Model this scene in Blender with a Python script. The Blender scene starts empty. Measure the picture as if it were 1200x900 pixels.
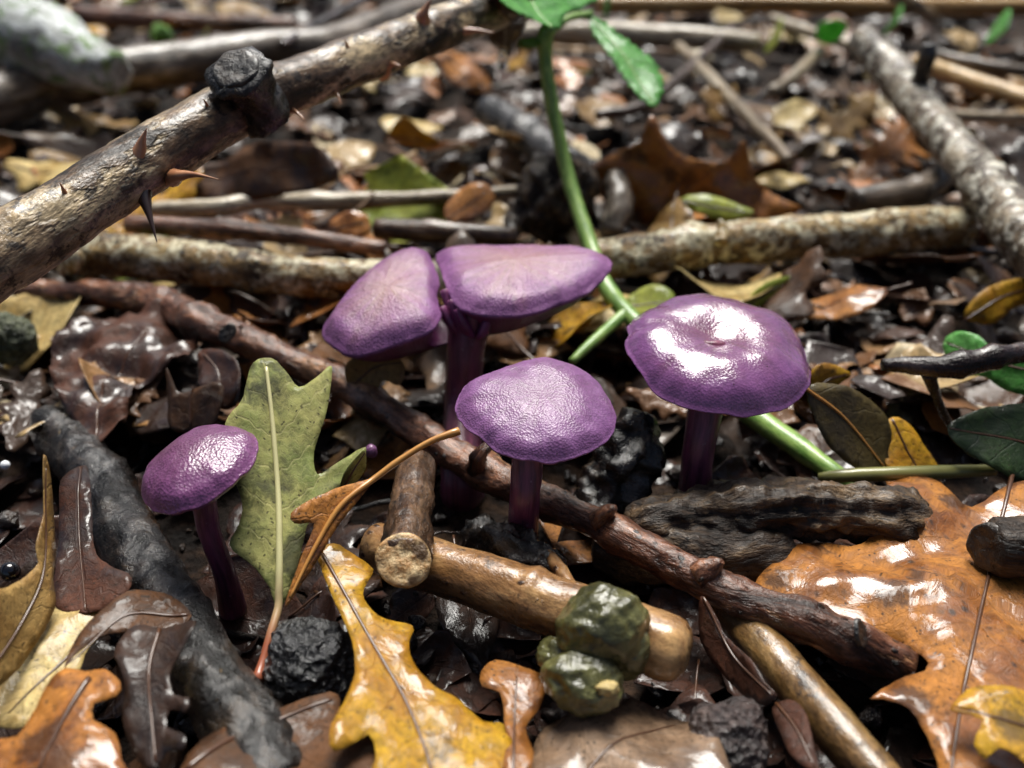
import bpy, math, random
import numpy as np
from mathutils import Vector, Matrix, noise, geometry

S = 0.01                      # all construction is in centimetres; S turns it into metres
random.seed(7); RNG = np.random.default_rng(7)
SC = bpy.context.scene
COL = SC.collection

# ------------------------------------------------------------------ camera, sky, sun, exposure
FPX, PITCH, CAMH = 1080.0, math.radians(33.0), 13.0
cd = bpy.data.cameras.new('camera'); cam = bpy.data.objects.new('camera', cd); COL.objects.link(cam)
cam.location = (0, 0, CAMH*S); cam.rotation_euler = (math.pi/2 - PITCH, 0, 0)
cd.sensor_width = 36; cd.lens = FPX/1200*36; cd.clip_start = 0.004; cd.clip_end = 60
cd.dof.use_dof = True; cd.dof.focus_distance = 0.172; cd.dof.aperture_fstop = 11.5
SC.camera = cam

SUN_EL, SUN_AZ = math.radians(60), math.radians(4)     # azimuth from +Y (ahead of the camera) towards +X
wd = bpy.data.worlds.new('World'); SC.world = wd; wd.use_nodes = True
nt = wd.node_tree; bg = nt.nodes['Background']
sky = nt.nodes.new('ShaderNodeTexSky'); sky.sky_type = 'NISHITA'; sky.sun_disc = False
sky.sun_elevation = SUN_EL; sky.sun_rotation = SUN_AZ; sky.dust_density = 4.0; sky.air_density = 0.8
nt.links.new(sky.outputs[0], bg.inputs[0]); bg.inputs[1].default_value = 0.05
sl = bpy.data.lights.new('sun', 'SUN'); so = bpy.data.objects.new('sun', sl); COL.objects.link(so)
sl.energy = 4.6; sl.angle = math.radians(32); sl.color = (1.0, 0.985, 0.93)
sd = Vector((math.sin(SUN_AZ)*math.cos(SUN_EL), math.cos(SUN_AZ)*math.cos(SUN_EL), math.sin(SUN_EL)))
so.rotation_euler = sd.to_track_quat('Z', 'Y').to_euler(); so.location = sd*3
SC.view_settings.view_transform = 'Standard'; SC.view_settings.look = 'None'
SC.view_settings.exposure = 0.5; SC.view_settings.gamma = 1.0
SC.cycles.use_denoising = True
SC.cycles.max_bounces = 4; SC.cycles.diffuse_bounces = 2; SC.cycles.glossy_bounces = 2; SC.cycles.caustics_reflective = SC.cycles.caustics_refractive = False
SC.cycles.use_adaptive_sampling = True; SC.cycles.adaptive_threshold = 0.03

# ------------------------------------------------------------------ from a picture point to a place
CAMP = Vector((0, 0, CAMH)); FW = Vector((0, math.cos(PITCH), -math.sin(PITCH)))
UP = Vector((0, math.sin(PITCH), math.cos(PITCH))); RT = Vector((1, 0, 0))
def ray(px, py): return FW + RT*((px-600)/FPX) + UP*((450-py)/FPX)
def D(px, py, d): return CAMP + ray(px, py)*d                         # at a depth
def G(px, py, z=0.0):                                                 # at a height
    r = ray(px, py); return CAMP + r*((z-CAMH)/r.z)
def depth(p): return (p-CAMP).dot(FW)

# ------------------------------------------------------------------ objects
def link(o, parent=None):
    COL.objects.link(o)
    if parent is not None: o.parent = parent
    return o
def tag(o, label=None, cat=None, group=None, kind=None):
    for k, v in (('label', label), ('category', cat), ('group', group), ('kind', kind)):
        if v: o[k] = v
    return o
def mesh(name, V, F, m, tc=None, smooth=True, base=(0, 0, 0)):
    b = np.array(base, float); V = (np.asarray(V, float)-b)*S
    me = bpy.data.meshes.new(name); me.from_pydata(V.tolist(), [], [tuple(f) for f in F]); me.validate()
    if tc is not None and len(tc) == len(me.vertices):
        a = me.attributes.new('tc', 'FLOAT_VECTOR', 'POINT')
        a.data.foreach_set('vector', np.asarray(tc, np.float32).ravel())
    me.polygons.foreach_set('use_smooth', [smooth]*len(me.polygons))
    if m: me.materials.append(m)
    return me
def obj(name, V, F, m, tc=None, parent=None, smooth=True):
    """one mesh object; origin at the middle of its foot, or at the parent's origin"""
    V = np.asarray(V, float)
    if parent is None:
        base = np.array([(V[:, 0].min()+V[:, 0].max())/2, (V[:, 1].min()+V[:, 1].max())/2, V[:, 2].min()])
        o = link(bpy.data.objects.new(name, mesh(name, V, F, m, tc, smooth, base))); o.location = base*S
    else:
        base = np.array(origin(parent))
        o = link(bpy.data.objects.new(name, mesh(name, V, F, m, tc, smooth, base)), parent)
    return o
ORG = {}
def origin(o):
    p = Vector((0, 0, 0))
    while o is not None: p = p+o.location; o = o.parent
    return p/S
def thing(name, loc, label, cat, group=None):
    e = link(bpy.data.objects.new(name, None)); e.empty_display_size = 0.01; e.location = Vector(loc)*S
    return tag(e, label, cat, group)

# ------------------------------------------------------------------ materials
class NB:
    def __init__(s, name):
        s.m = bpy.data.materials.new(name); s.m.use_nodes = True; s.t = s.m.node_tree
        s.b = s.t.nodes['Principled BSDF']
    def n(s, ty, **kw):
        x = s.t.nodes.new(ty)
        for k, v in kw.items(): setattr(x, k, v)
        return x
    def put(s, sock, v):
        if hasattr(v, 'links'): s.t.links.new(v, sock)
        elif v is not None:
            if hasattr(sock.default_value, '__len__') and not hasattr(v, '__len__'): v = (v,)*len(sock.default_value)
            if hasattr(v, '__len__') and len(v) == 3 and len(sock.default_value) == 4: v = (*v, 1)
            sock.default_value = v
    def tc(s): return s.n('ShaderNodeAttribute', attribute_name='tc').outputs['Vector']
    def ob(s, k=100.0):
        return s.vm('MULTIPLY', s.n('ShaderNodeTexCoord').outputs['Object'], (k, k, k))
    def rnd(s): return s.n('ShaderNodeObjectInfo').outputs['Random']
    def vm(s, op, a, b=None):
        x = s.n('ShaderNodeVectorMath', operation=op); s.put(x.inputs[0], a)
        if b is not None: s.put(x.inputs[1], b)
        return x.outputs[0]
    def ma(s, op, a, b=None, clamp=False):
        x = s.n('ShaderNodeMath', operation=op); x.use_clamp = clamp; s.put(x.inputs[0], a)
        if b is not None: s.put(x.inputs[1], b)
        return x.outputs[0]
    def sep(s, v):
        x = s.n('ShaderNodeSeparateXYZ'); s.put(x.inputs[0], v); return x.outputs
    def comb(s, a, b, c):
        x = s.n('ShaderNodeCombineXYZ')
        for i, v in enumerate((a, b, c)): s.put(x.inputs[i], v)
        return x.outputs[0]
    def noise(s, v, sc, det=3, ro=.55, dist=0.0):
        x = s.n('ShaderNodeTexNoise'); s.put(x.inputs['Vector'], v); s.put(x.inputs['Scale'], sc)
        x.inputs['Detail'].default_value = det; x.inputs['Roughness'].default_value = ro; x.inputs['Distortion'].default_value = dist
        return x.outputs[0]
    def vor(s, v, sc, feat='F1', rnd=1.0):
        x = s.n('ShaderNodeTexVoronoi', feature=feat); s.put(x.inputs['Vector'], v); s.put(x.inputs['Scale'], sc)
        x.inputs['Randomness'].default_value = rnd; return x.outputs['Distance']
    def ramp(s, f, stops, interp='LINEAR'):
        x = s.n('ShaderNodeValToRGB'); s.put(x.inputs[0], f); e = x.color_ramp.elements; x.color_ramp.interpolation = interp
        while len(e) < len(stops): e.new(0.5)
        for i, (p, c) in enumerate(stops):
            e[i].position = p; c = (c, c, c) if not hasattr(c, '__len__') else c; e[i].color = (*c[:3], 1)
        return x.outputs[0]
    def step(s, f, a, b): return s.ramp(f, [(min(a, b), 0 if a < b else 1), (max(a, b), 1 if a < b else 0)])
    def mix(s, f, a, b, mode='MIX'):
        x = s.n('ShaderNodeMix', data_type='RGBA', blend_type=mode); s.put(x.inputs[0], f)
        s.put(x.inputs[6], a); s.put(x.inputs[7], b); return x.outputs[2]
    def bump(s, h, st=.5, dist=.03, nrm=None):
        x = s.n('ShaderNodeBump'); s.put(x.inputs['Height'], h); x.inputs['Strength'].default_value = st
        x.inputs['Distance'].default_value = dist*S
        if nrm is not None: s.put(x.inputs['Normal'], nrm)
        return x.outputs[0]
    def fin(s, col, rough=.5, nrm=None, coat=0, coatr=.1, spec=.5, cnrm=None, **kw):
        i = s.b.inputs; s.put(i['Base Color'], col); s.put(i['Roughness'], rough)
        if nrm is not None: s.put(i['Normal'], nrm)
        s.put(i['Coat Weight'], coat); s.put(i['Coat Roughness'], coatr); i['Specular IOR Level'].default_value = spec
        if cnrm is not None: s.put(i['Coat Normal'], cnrm)
        for k, v in kw.items(): s.put(i[k.replace('_', ' ')], v)
        return s.m

def srgb(r, g, b): return tuple(((c/255)/12.92 if c/255 <= .04045 else ((c/255+.055)/1.055)**2.4) for c in (r, g, b))

def bark(name, cols, sc=1.6, stretch=.3, lichen=None, dots=None, patch=None, rough=(.25, .6), coat=.35, bump=.8, bd=.12, fine=1.0, stain=.42, cb=.3):
    """cols: dark to light bark; lichen: (colour, share); patch: (colour, share) bare wood; dots: (scale, size, colour); stain: share of dark wet stains"""
    b = NB(name); v = b.tc()
    v = b.vm('ADD', v, b.vm('MULTIPLY', b.comb(b.rnd(), b.rnd(), b.rnd()), (31, 17, 53)))
    vs = b.vm('MULTIPLY', v, (1, 1, stretch))
    n1 = b.noise(vs, sc, 5, .68, .6); n2 = b.noise(vs, sc*8, 3, .7); n3 = b.noise(v, sc*3, 5, .75)
    k = len(cols)
    col = b.ramp(n1, [(.36+.28*i/(k-1), c) for i, c in enumerate(cols)])
    col = b.mix(.85*fine, col, b.ramp(n2, [(.36, .22), (.62, 1.0)]), 'MULTIPLY')
    hgt = b.ma('ADD', n1, b.ma('MULTIPLY', n2, .22))
    if patch:
        mk = b.step(b.noise(b.vm('ADD', vs, (9, 3, 1)), sc*.9, 5, .7), 1-patch[1], 1-patch[1]+.05)
        col = b.mix(mk, col, b.mix(b.step(n2, .35, .65), tuple(c*.35 for c in patch[0]), patch[0]))
        hgt = b.ma('SUBTRACT', hgt, b.ma('MULTIPLY', mk, .25))
    if lichen:
        mk = b.step(b.noise(b.vm('ADD', v, (4, 8, 2)), sc*1.6, 5, .75), 1-lichen[1], 1-lichen[1]+.05)
        col = b.mix(mk, col, b.mix(b.step(n3, .38, .6), tuple(c*.4 for c in lichen[0]), lichen[0]))
        hgt = b.ma('ADD', hgt, b.ma('MULTIPLY', b.ma('MULTIPLY', mk, n3), .5))
    if stain:
        mk = b.ma('MULTIPLY', b.step(n3, 1-stain, 1-stain+.07), .85)
        col = b.mix(mk, col, tuple(c*.3 for c in cols[0]))
    if dots:
        d = b.vor(b.vm('MULTIPLY', v, (1, 1, .7)), dots[0]); mk = b.step(d, dots[1]*1.4, dots[1]*.8)
        mk = b.ma('MULTIPLY', mk, b.step(n3, .42, .52))
        col = b.mix(mk, col, dots[2]); hgt = b.ma('ADD', hgt, b.ma('MULTIPLY', mk, .5))
    hgt = b.ma('ADD', hgt, b.ma('MULTIPLY', n3, .3))
    nm = b.bump(hgt, bump, bd)
    ro = b.ramp(n3, [(.35, rough[0]), (.65, rough[1])])
    return b.fin(col, ro, nm, b.ma('MULTIPLY', b.step(n1, .42, .56), coat), .09, .35, cnrm=b.bump(n3, cb, bd*.7))

def leafm(name, c1, c2, vein=None, spots=(.02, .012, .006), spotk=.12, rough=(.22, .5), coat=.5, side=.75, vstr=.55, blotch=None, trans=.0, bump=.6, jitter=.25, film=(.42, .58), big=None):
    b = NB(name); v = b.tc(); x = b.sep(v); r = b.rnd()
    w = b.vm('ADD', v, b.vm('MULTIPLY', b.comb(r, r, r), (40, 70, 20)))
    n1 = b.noise(w, .9, 5, .65, .5); n2 = b.noise(w, 6, 5, .7)
    col = b.mix(b.ramp(n1, [(.38, 0), (.62, 1)]), c1, c2)
    col = b.mix(.7, col, b.ramp(n2, [(.34, .35), (.6, 1.0)]), 'MULTIPLY')
    au = b.ma('ABSOLUTE', x[0])
    ph = b.ma('ADD', b.ma('DIVIDE', b.ma('SUBTRACT', x[1], b.ma('MULTIPLY', au, .85)), side), b.ma('MULTIPLY', n1, .5))
    fr = b.ma('ABSOLUTE', b.ma('SUBTRACT', b.ma('FRACT', ph), .5))
    sv = b.step(fr, .04, .012)
    mid = b.step(au, .05, .02)
    net = b.step(b.vor(w, 7, 'DISTANCE_TO_EDGE'), .05, .0)
    vm_ = b.ma('MAXIMUM', b.ma('MULTIPLY', sv, .55), mid)
    vc = vein or tuple(c*.45 for c in c1)
    col = b.mix(b.ma('MULTIPLY', net, .25), col, vc)
    col = b.mix(b.ma('MULTIPLY', vm_, vstr), col, vc)
    if blotch:
        mk = b.step(b.noise(b.vm('ADD', w, (5, 1, 3)), 1.2, 5, .7), 1-blotch[1], 1-blotch[1]+.06)
        col = b.mix(b.ma('MULTIPLY', mk, .85), col, blotch[0])
    sp = b.ma('MULTIPLY', b.step(b.vor(w, 3.2), spotk*1.5, spotk*.7), b.step(n1, .45, .6))
    sp = b.ma('MAXIMUM', sp, b.ma('MULTIPLY', b.step(b.vor(w, 8), .24, .12), b.step(n1, .56, .48)))
    col = b.mix(b.ma('MULTIPLY', sp, .8), col, spots)
    if big:
        bs = b.step(b.ma('ADD', b.vor(w, big[0]), b.ma('MULTIPLY', b.ma('SUBTRACT', n2, .5), .35)), big[1], big[1]*.6)
        col = b.mix(b.ma('MULTIPLY', bs, .8), col, big[2])
    hue = b.n('ShaderNodeHueSaturation'); b.put(hue.inputs['Color'], col)
    b.put(hue.inputs['Value'], b.ma('ADD', b.ma('MULTIPLY', r, jitter*2), 1-jitter)); col = hue.outputs[0]
    h = b.ma('ADD', b.ma('MULTIPLY', n1, 1.0), b.ma('MULTIPLY', n2, .5))
    h = b.ma('SUBTRACT', h, b.ma('MULTIPLY', vm_, .3)); h = b.ma('SUBTRACT', h, b.ma('MULTIPLY', net, .07))
    nm = b.bump(h, bump, .09)
    ro = b.ramp(n1, [(.38, rough[1]+.15), (.62, rough[0]+.2)])
    m = b.fin(col, ro, nm, b.ma('MULTIPLY', b.step(n1, *film), coat), .09, .3, cnrm=b.bump(b.ma('ADD', n1, b.ma('MULTIPLY', n2, .12)), bump*.7, .09))
    if trans:
        t = b.n('ShaderNodeBsdfTranslucent'); b.put(t.inputs[0], col); mx = b.n('ShaderNodeMixShader'); mx.inputs[0].default_value = trans
        out = b.t.nodes['Material Output']; b.t.links.new(b.b.outputs[0], mx.inputs[1]); b.t.links.new(t.outputs[0], mx.inputs[2]); b.t.links.new(mx.outputs[0], out.inputs[0])
    return m

M = {}
# leaves
BR = dict(trans=.12)
M['brown'] = leafm('leaf_brown', srgb(104, 66, 34), srgb(64, 40, 22), **BR)
M['darkbrown'] = leafm('leaf_dark_brown', srgb(62, 38, 24), srgb(36, 24, 17), coat=.9, **BR)
M['redbrown'] = leafm('leaf_red_brown', srgb(86, 50, 34), srgb(48, 29, 20), coat=.9, **BR)
M['orange'] = leafm('leaf_orange', srgb(186, 122, 52), srgb(142, 84, 32), coat=1.0, film=(.43, .56), spotk=.17, big=(.8, .33, srgb(66, 40, 22)), blotch=(srgb(104, 60, 26), .43), **BR)
M['tan'] = leafm('leaf_tan', srgb(184, 148, 88), srgb(142, 104, 54), blotch=(srgb(92, 66, 42), .32), **BR)
M['pale'] = leafm('leaf_pale', srgb(216, 192, 130), srgb(184, 152, 86), blotch=(srgb(120, 96, 62), .3), **BR)
M['yellow'] = leafm('leaf_yellow', srgb(206, 160, 34), srgb(182, 126, 26), vein=srgb(120, 66, 22), blotch=(srgb(140, 92, 28), .25), coat=.8, jitter=.1, trans=.2, big=(.7, .3, srgb(84, 64, 26)))
M['grey'] = leafm('leaf_grey', srgb(138, 112, 88), srgb(98, 76, 58), coat=1.0, rough=(.15, .4), trans=.1)
M['olive'] = leafm('leaf_olive', srgb(92, 78, 42), srgb(66, 54, 30), coat=.5, jitter=.1, trans=.1)
M['green_oak'] = leafm('leaf_green_oak', srgb(176, 172, 104), srgb(140, 150, 82), vein=srgb(206, 196, 140), spots=srgb(58, 54, 34), spotk=.3, blotch=(srgb(104, 106, 60), .42), big=(.8, .46, srgb(60, 60, 42)), coat=.25, rough=(.4, .6), jitter=.0, trans=.25, vstr=.5, bump=.35)
M['green'] = leafm('leaf_green', srgb(120, 196, 100), srgb(86, 170, 70), vein=srgb(170, 214, 140), spots=srgb(80, 140, 60), coat=.5, jitter=.08, trans=.45, side=.5, bump=.7)
M['darkgreen'] = leafm('leaf_dark_green', srgb(50, 74, 34), srgb(36, 54, 28), coat=.5, jitter=.05, trans=.2)
M['yellowgreen'] = leafm('leaf_yellow_green', srgb(178, 182, 70), srgb(142, 158, 60), coat=.5, jitter=.1, trans=.3)
def litterm():
    b = NB('litter_fragment'); v = b.tc(); seed = b.ma('FRACT', b.sep(v)[2]); n = b.noise(v, 2.2, 3, .65)
    c = b.ramp(seed, [(0, srgb(46, 30, 22)), (.14, srgb(112, 76, 46)), (.3, srgb(70, 44, 30)), (.40, srgb(40, 28, 21)), (.5, srgb(146, 108, 66)), (.58, srgb(164, 100, 42)), (.66, srgb(64, 46, 34)), (.80, srgb(172, 144, 98)), (.86, srgb(98, 86, 76)), (.95, srgb(200, 182, 146))], 'CONSTANT')
    c = b.mix(.7, c, b.ramp(n, [(.36, .35), (.62, 1.0)]), 'MULTIPLY'); nm = b.bump(n, .45, .1)
    return b.fin(c, b.ramp(n, [(.4, .7), (.6, .4)]), nm, b.ma('MULTIPLY', b.step(n, .45, .58), .8), .1, .3, cnrm=nm)
M['litter'] = litterm()
# bark
M['b_thorn'] = bark('bark_thorny', [srgb(44, 34, 27), srgb(112, 88, 64), srgb(198, 172, 132)], .8, .45, patch=(srgb(206, 182, 142), .47), rough=(.3, .6), coat=.7, stain=.47, bd=.14, cb=.4)
M['b_lichen'] = bark('bark_lichen', [srgb(58, 44, 26), srgb(142, 112, 66), srgb(194, 166, 112)], 1.3, .5, lichen=(srgb(226, 216, 182), .5), dots=(3.2, .16, srgb(26, 24, 20)), rough=(.35, .7), bump=1.0, bd=.1)
M['b_greylog'] = bark('bark_grey', [srgb(48, 40, 34), srgb(112, 98, 84), srgb(166, 154, 140)], .8, .25, rough=(.3, .6), coat=.5)
M['b_mosslog'] = bark('bark_pale_lichen', [srgb(96, 94, 84), srgb(190, 194, 190), srgb(232, 236, 238)], 1.1, .3, lichen=(srgb(126, 160, 90), .46), rough=(.5, .8), coat=.1, fine=.7, stain=.39)
M['b_diag'] = bark('bark_flaky', [srgb(44, 36, 29), srgb(104, 86, 66), srgb(184, 168, 142)], 1.3, .4, lichen=(srgb(222, 216, 198), .49), rough=(.2, .55), coat=.6, bump=1.0, bd=.1)
M['b_red'] = bark('bark_red_brown', [srgb(44, 26, 20), srgb(108, 66, 44), srgb(160, 108, 76)], 1.5, .3, patch=(srgb(196, 142, 96), .42), dots=(4, .14, srgb(24, 18, 14)), rough=(.25, .5), coat=.9, bump=1.0, bd=.14, cb=.5)
M['b_tan'] = bark('bark_tan', [srgb(84, 56, 34), srgb(146, 106, 66), srgb(190, 150, 100)], .9, .5, dots=(3.6, .17, srgb(48, 30, 20)), rough=(.2, .45), coat=.6, bump=.5, fine=.6)
M['b_tan2'] = bark('bark_tan_spotted', [srgb(62, 42, 26), srgb(124, 92, 52), srgb(176, 142, 90)], 1.0, .5, dots=(2.2, .15, srgb(16, 14, 12)), rough=(.3, .5), coat=1.0, bump=.6, fine=.8, stain=.44)
M['b_dark'] = bark('bark_rotten', [srgb(22, 16, 12), srgb(62, 46, 32), srgb(118, 92, 60)], 1.8, .25, lichen=(srgb(128, 104, 66), .36), rough=(.4, .8), coat=.35, bump=1.0, bd=.22)
M['b_black'] = bark('bark_wet_black', [srgb(8, 7, 6), srgb(22, 17, 14), srgb(62, 48, 34)], 2.4, .6, cb=.5, lichen=(srgb(150, 128, 96), .36), rough=(.2, .45), coat=1.0, bump=.9, bd=.12)
M['b_twig'] = bark('bark_dark_twig', [srgb(22, 16, 15), srgb(56, 42, 38), srgb(96, 74, 66)], 2.0, .3, rough=(.1, .4), coat=1.0)
M['b_straw'] = bark('straw', [srgb(120, 84, 44), srgb(188, 146, 88), srgb(212, 180, 124)], 1.0, .08, rough=(.3, .5), coat=.4, fine=.5)
M['b_pale'] = bark('bark_pale', [srgb(100, 82, 62), srgb(172, 154, 126), srgb(214, 202, 180)], 1.0, .15, rough=(.25, .5), coat=.6, fine=.7)
M['b_brown'] = bark('bark_brown', [srgb(34, 24, 18), srgb(84, 60, 42), srgb(128, 98, 72)], 1.5, .3, rough=(.2, .5), coat=.7)
def woodm(name, c1, c2, rings=0):
    b = NB(name); v = b.ob(); n = b.noise(v, 5, 5, .65); n2 = b.noise(v, 1.7, 3)
    col = b.mix(b.ramp(n, [(.35, 0), (.62, 1)]), c1, c2); col = b.mix(b.step(n2, .56, .66), col, tuple(c*.25 for c in c2))
    return b.fin(col, .45, b.bump(n, .9, .1), .3, .2)
M['cutwood'] = woodm('cut_wood', srgb(226, 200, 152), srgb(170, 126, 74))
M['cutdark'] = woodm('cut_wood_dark', srgb(60, 50, 40), srgb(16, 14, 13))
M['thorn'] = (lambda b: b.fin(b.mix(b.noise(b.ob(), 4), srgb(120, 60, 34), srgb(216, 160, 116)), .3, None, .6))(NB('thorn'))
M['thorn_dark'] = (lambda b: b.fin(srgb(48, 30, 24), .3, None, .6))(NB('thorn_dark'))
# fungi
def capm(name, edge, mid, rough, coat, pebble, wetblob=0, bumpk=.5):
    b = NB(name); t = b.tc(); x = b.sep(t); o = b.ob()
    n = b.noise(o, 1.6, 4, .6, .5); f = b.noise(o, 10, 4, .65); p = b.vor(o, pebble); st = b.noise(b.vm('MULTIPLY', t, (1, 7, 7)), 1, 3)
    k = b.ma('ADD', x[0], b.ma('MULTIPLY', b.ma('SUBTRACT', n, .5), .9))
    col = b.ramp(k, [(.1, mid), (.62, tuple((a+c)/2 for a, c in zip(edge, mid))), (.92, edge), (1.0, tuple(c*1.2 for c in edge))])
    col = b.mix(.55, col, b.ramp(f, [(.35, .45), (.62, 1.0)]), 'MULTIPLY')
    col = b.mix(b.ma('MULTIPLY', b.step(st, .35, .65), .3), col, tuple(c*1.5 for c in edge))
    col = b.mix(b.ma('MULTIPLY', b.step(b.vor(o, 5), .10, .05), b.step(n, .42, .5)), col, srgb(52, 30, 28))
    h = b.ma('ADD', b.ma('MULTIPLY', p, .8), b.ma('MULTIPLY', f, .8)); h = b.ma('ADD', h, b.ma('MULTIPLY', b.ma('MULTIPLY', st, b.step(x[0], .7, 1.0)), .9))
    cw = coat if not wetblob else b.ma('MULTIPLY', b.step(n, .3, .4), coat)
    nm = b.bump(h, bumpk, .05)
    return b.fin(col, b.ramp(n, [(.3, rough*.75), (.7, rough*1.25)]), nm, cw, .1 if wetblob else .2, cnrm=b.bump(b.ma('ADD', n, b.ma('MULTIPLY', f, .06)), .45, .1) if wetblob else nm)
M['cap_dry'] = capm('cap_pebbled', srgb(124, 80, 128), srgb(108, 66, 100), .46, .2, 24, 0, .26)
M['cap_wet'] = capm('cap_wet', srgb(118, 72, 120), srgb(112, 66, 84), .2, 1.0, 20, 1, .2)
M['cap_small'] = capm('cap_frosted', srgb(114, 64, 108), srgb(96, 50, 80), .35, .7, 22, 0, .3)
M['cap_old'] = capm('cap_faded', srgb(128, 80, 128), srgb(144, 104, 98), .5, .18, 24, 0, .34)
def stemm(name, c1, c2):
    b = NB(name); v = b.tc(); n = b.noise(b.vm('MULTIPLY', v, (1, 1, .12)), 9, 4, .6); w = b.noise(v, 8, 3)
    col = b.mix(b.ramp(n, [(.35, 0), (.65, 1)]), c1, c2); col = b.mix(b.step(w, .68, .74), col, srgb(128, 92, 110))
    return b.fin(col, .4, b.bump(n, .7, .04), .2, .2)
M['stem'] = stemm('fungus_stem', srgb(128, 64, 88), srgb(76, 34, 54))
M['gill'] = stemm('fungus_gill', srgb(132, 66, 112), srgb(92, 40, 78))
def lumpm(name, c1, c2, c3, rough, coat, sc=3.0, bk=1.0, spec=.5):
    b = NB(name); o = b.ob(); n = b.noise(o, sc*.4, 4, .65); f = b.noise(o, sc*2.5, 4, .7); p = b.vor(o, sc*2.2)
    col = b.ramp(n, [(.36, c1), (.5, c2), (.64, c3)]); col = b.mix(.7, col, b.ramp(f, [(.36, .3), (.62, 1)]), 'MULTIPLY')
    nm = b.bump(b.ma('ADD', b.ma('MULTIPLY', p, .7), f), bk, .12)
    return b.fin(col, rough, nm, coat, .14, spec, cnrm=nm)
M['olive_f'] = lumpm('olive_jelly', srgb(62, 62, 30), srgb(106, 104, 58), srgb(160, 156, 104), .35, .8, 2.2, .4)
M['blacklump'] = lumpm('black_pebbled', srgb(6, 6, 7), srgb(13, 13, 15), srgb(28, 28, 32), .3, 1.0, 3.2, 1.0)
M['stone'] = lumpm('brown_stone', srgb(44, 34, 32), srgb(76, 60, 56), srgb(112, 94, 86), .5, .5, 3.5, 1.0)
M['mosslump'] = lumpm('moss_lump', srgb(46, 52, 30), srgb(92, 98, 68), srgb(140, 144, 118), .6, .2, 3.5, 1.0)
M['moss'] = lumpm('moss_bright', srgb(60, 110, 30), srgb(110, 170, 50), srgb(150, 200, 80), .6, .1, 5, 1.0)
M['soil'] = lumpm('soil', srgb(20, 15, 12), srgb(36, 26, 20), srgb(66, 48, 34), .85, .0, 2.4, 1.0, .2)
M['crumb'] = lumpm('crumb', srgb(22, 17, 14), srgb(46, 34, 27), srgb(84, 64, 48), .35, .7, 2.2, 1.0)
M['stalk'] = (lambda b: b.fin(b.mix(b.step(b.noise(b.vm('MULTIPLY', b.tc(), (1, 1, .3)), 5, 4, .7), .4, .6), srgb(92, 132, 52), srgb(140, 170, 84)), .5, b.bump(b.noise(b.tc(), 10, 3), .3, .03), .4))(NB('green_stalk'))
M['stalk_olive'] = (lambda b: b.fin(b.mix(b.noise(b.tc(), 4, 4), srgb(110, 108, 52), srgb(136, 134, 78)), .4, None, .4))(NB('olive_stalk'))
M['rib'] = (lambda b: b.fin(b.mix(b.step(b.ma('MULTIPLY', b.sep(b.tc())[2], .1), .06, .2), srgb(150, 84, 58), srgb(196, 190, 140)), .35, None, .4))(NB('leaf_rib'))
M['rib_brown'] = (lambda b: b.fin(b.mix(b.noise(b.tc(), 3), srgb(164, 104, 44), srgb(196, 146, 76)), .35, None, .5))(NB('leaf_rib_brown'))
M['rib_dark'] = (lambda b: b.fin(srgb(78, 48, 28), .35, None, .5))(NB('leaf_rib_dark'))
M['white'] = (lambda b: b.fin(srgb(230, 232, 236), .25, None, .5))(NB('white_bead'))
M['blackbead'] = (lambda b: b.fin(srgb(14, 14, 18), .12, None, 1.0, .05))(NB('black_bead'))
M['water'] = (lambda b: b.fin((1, 1, 1), .0, None, Transmission_Weight=1.0, IOR=1.333))(NB('water'))

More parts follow.
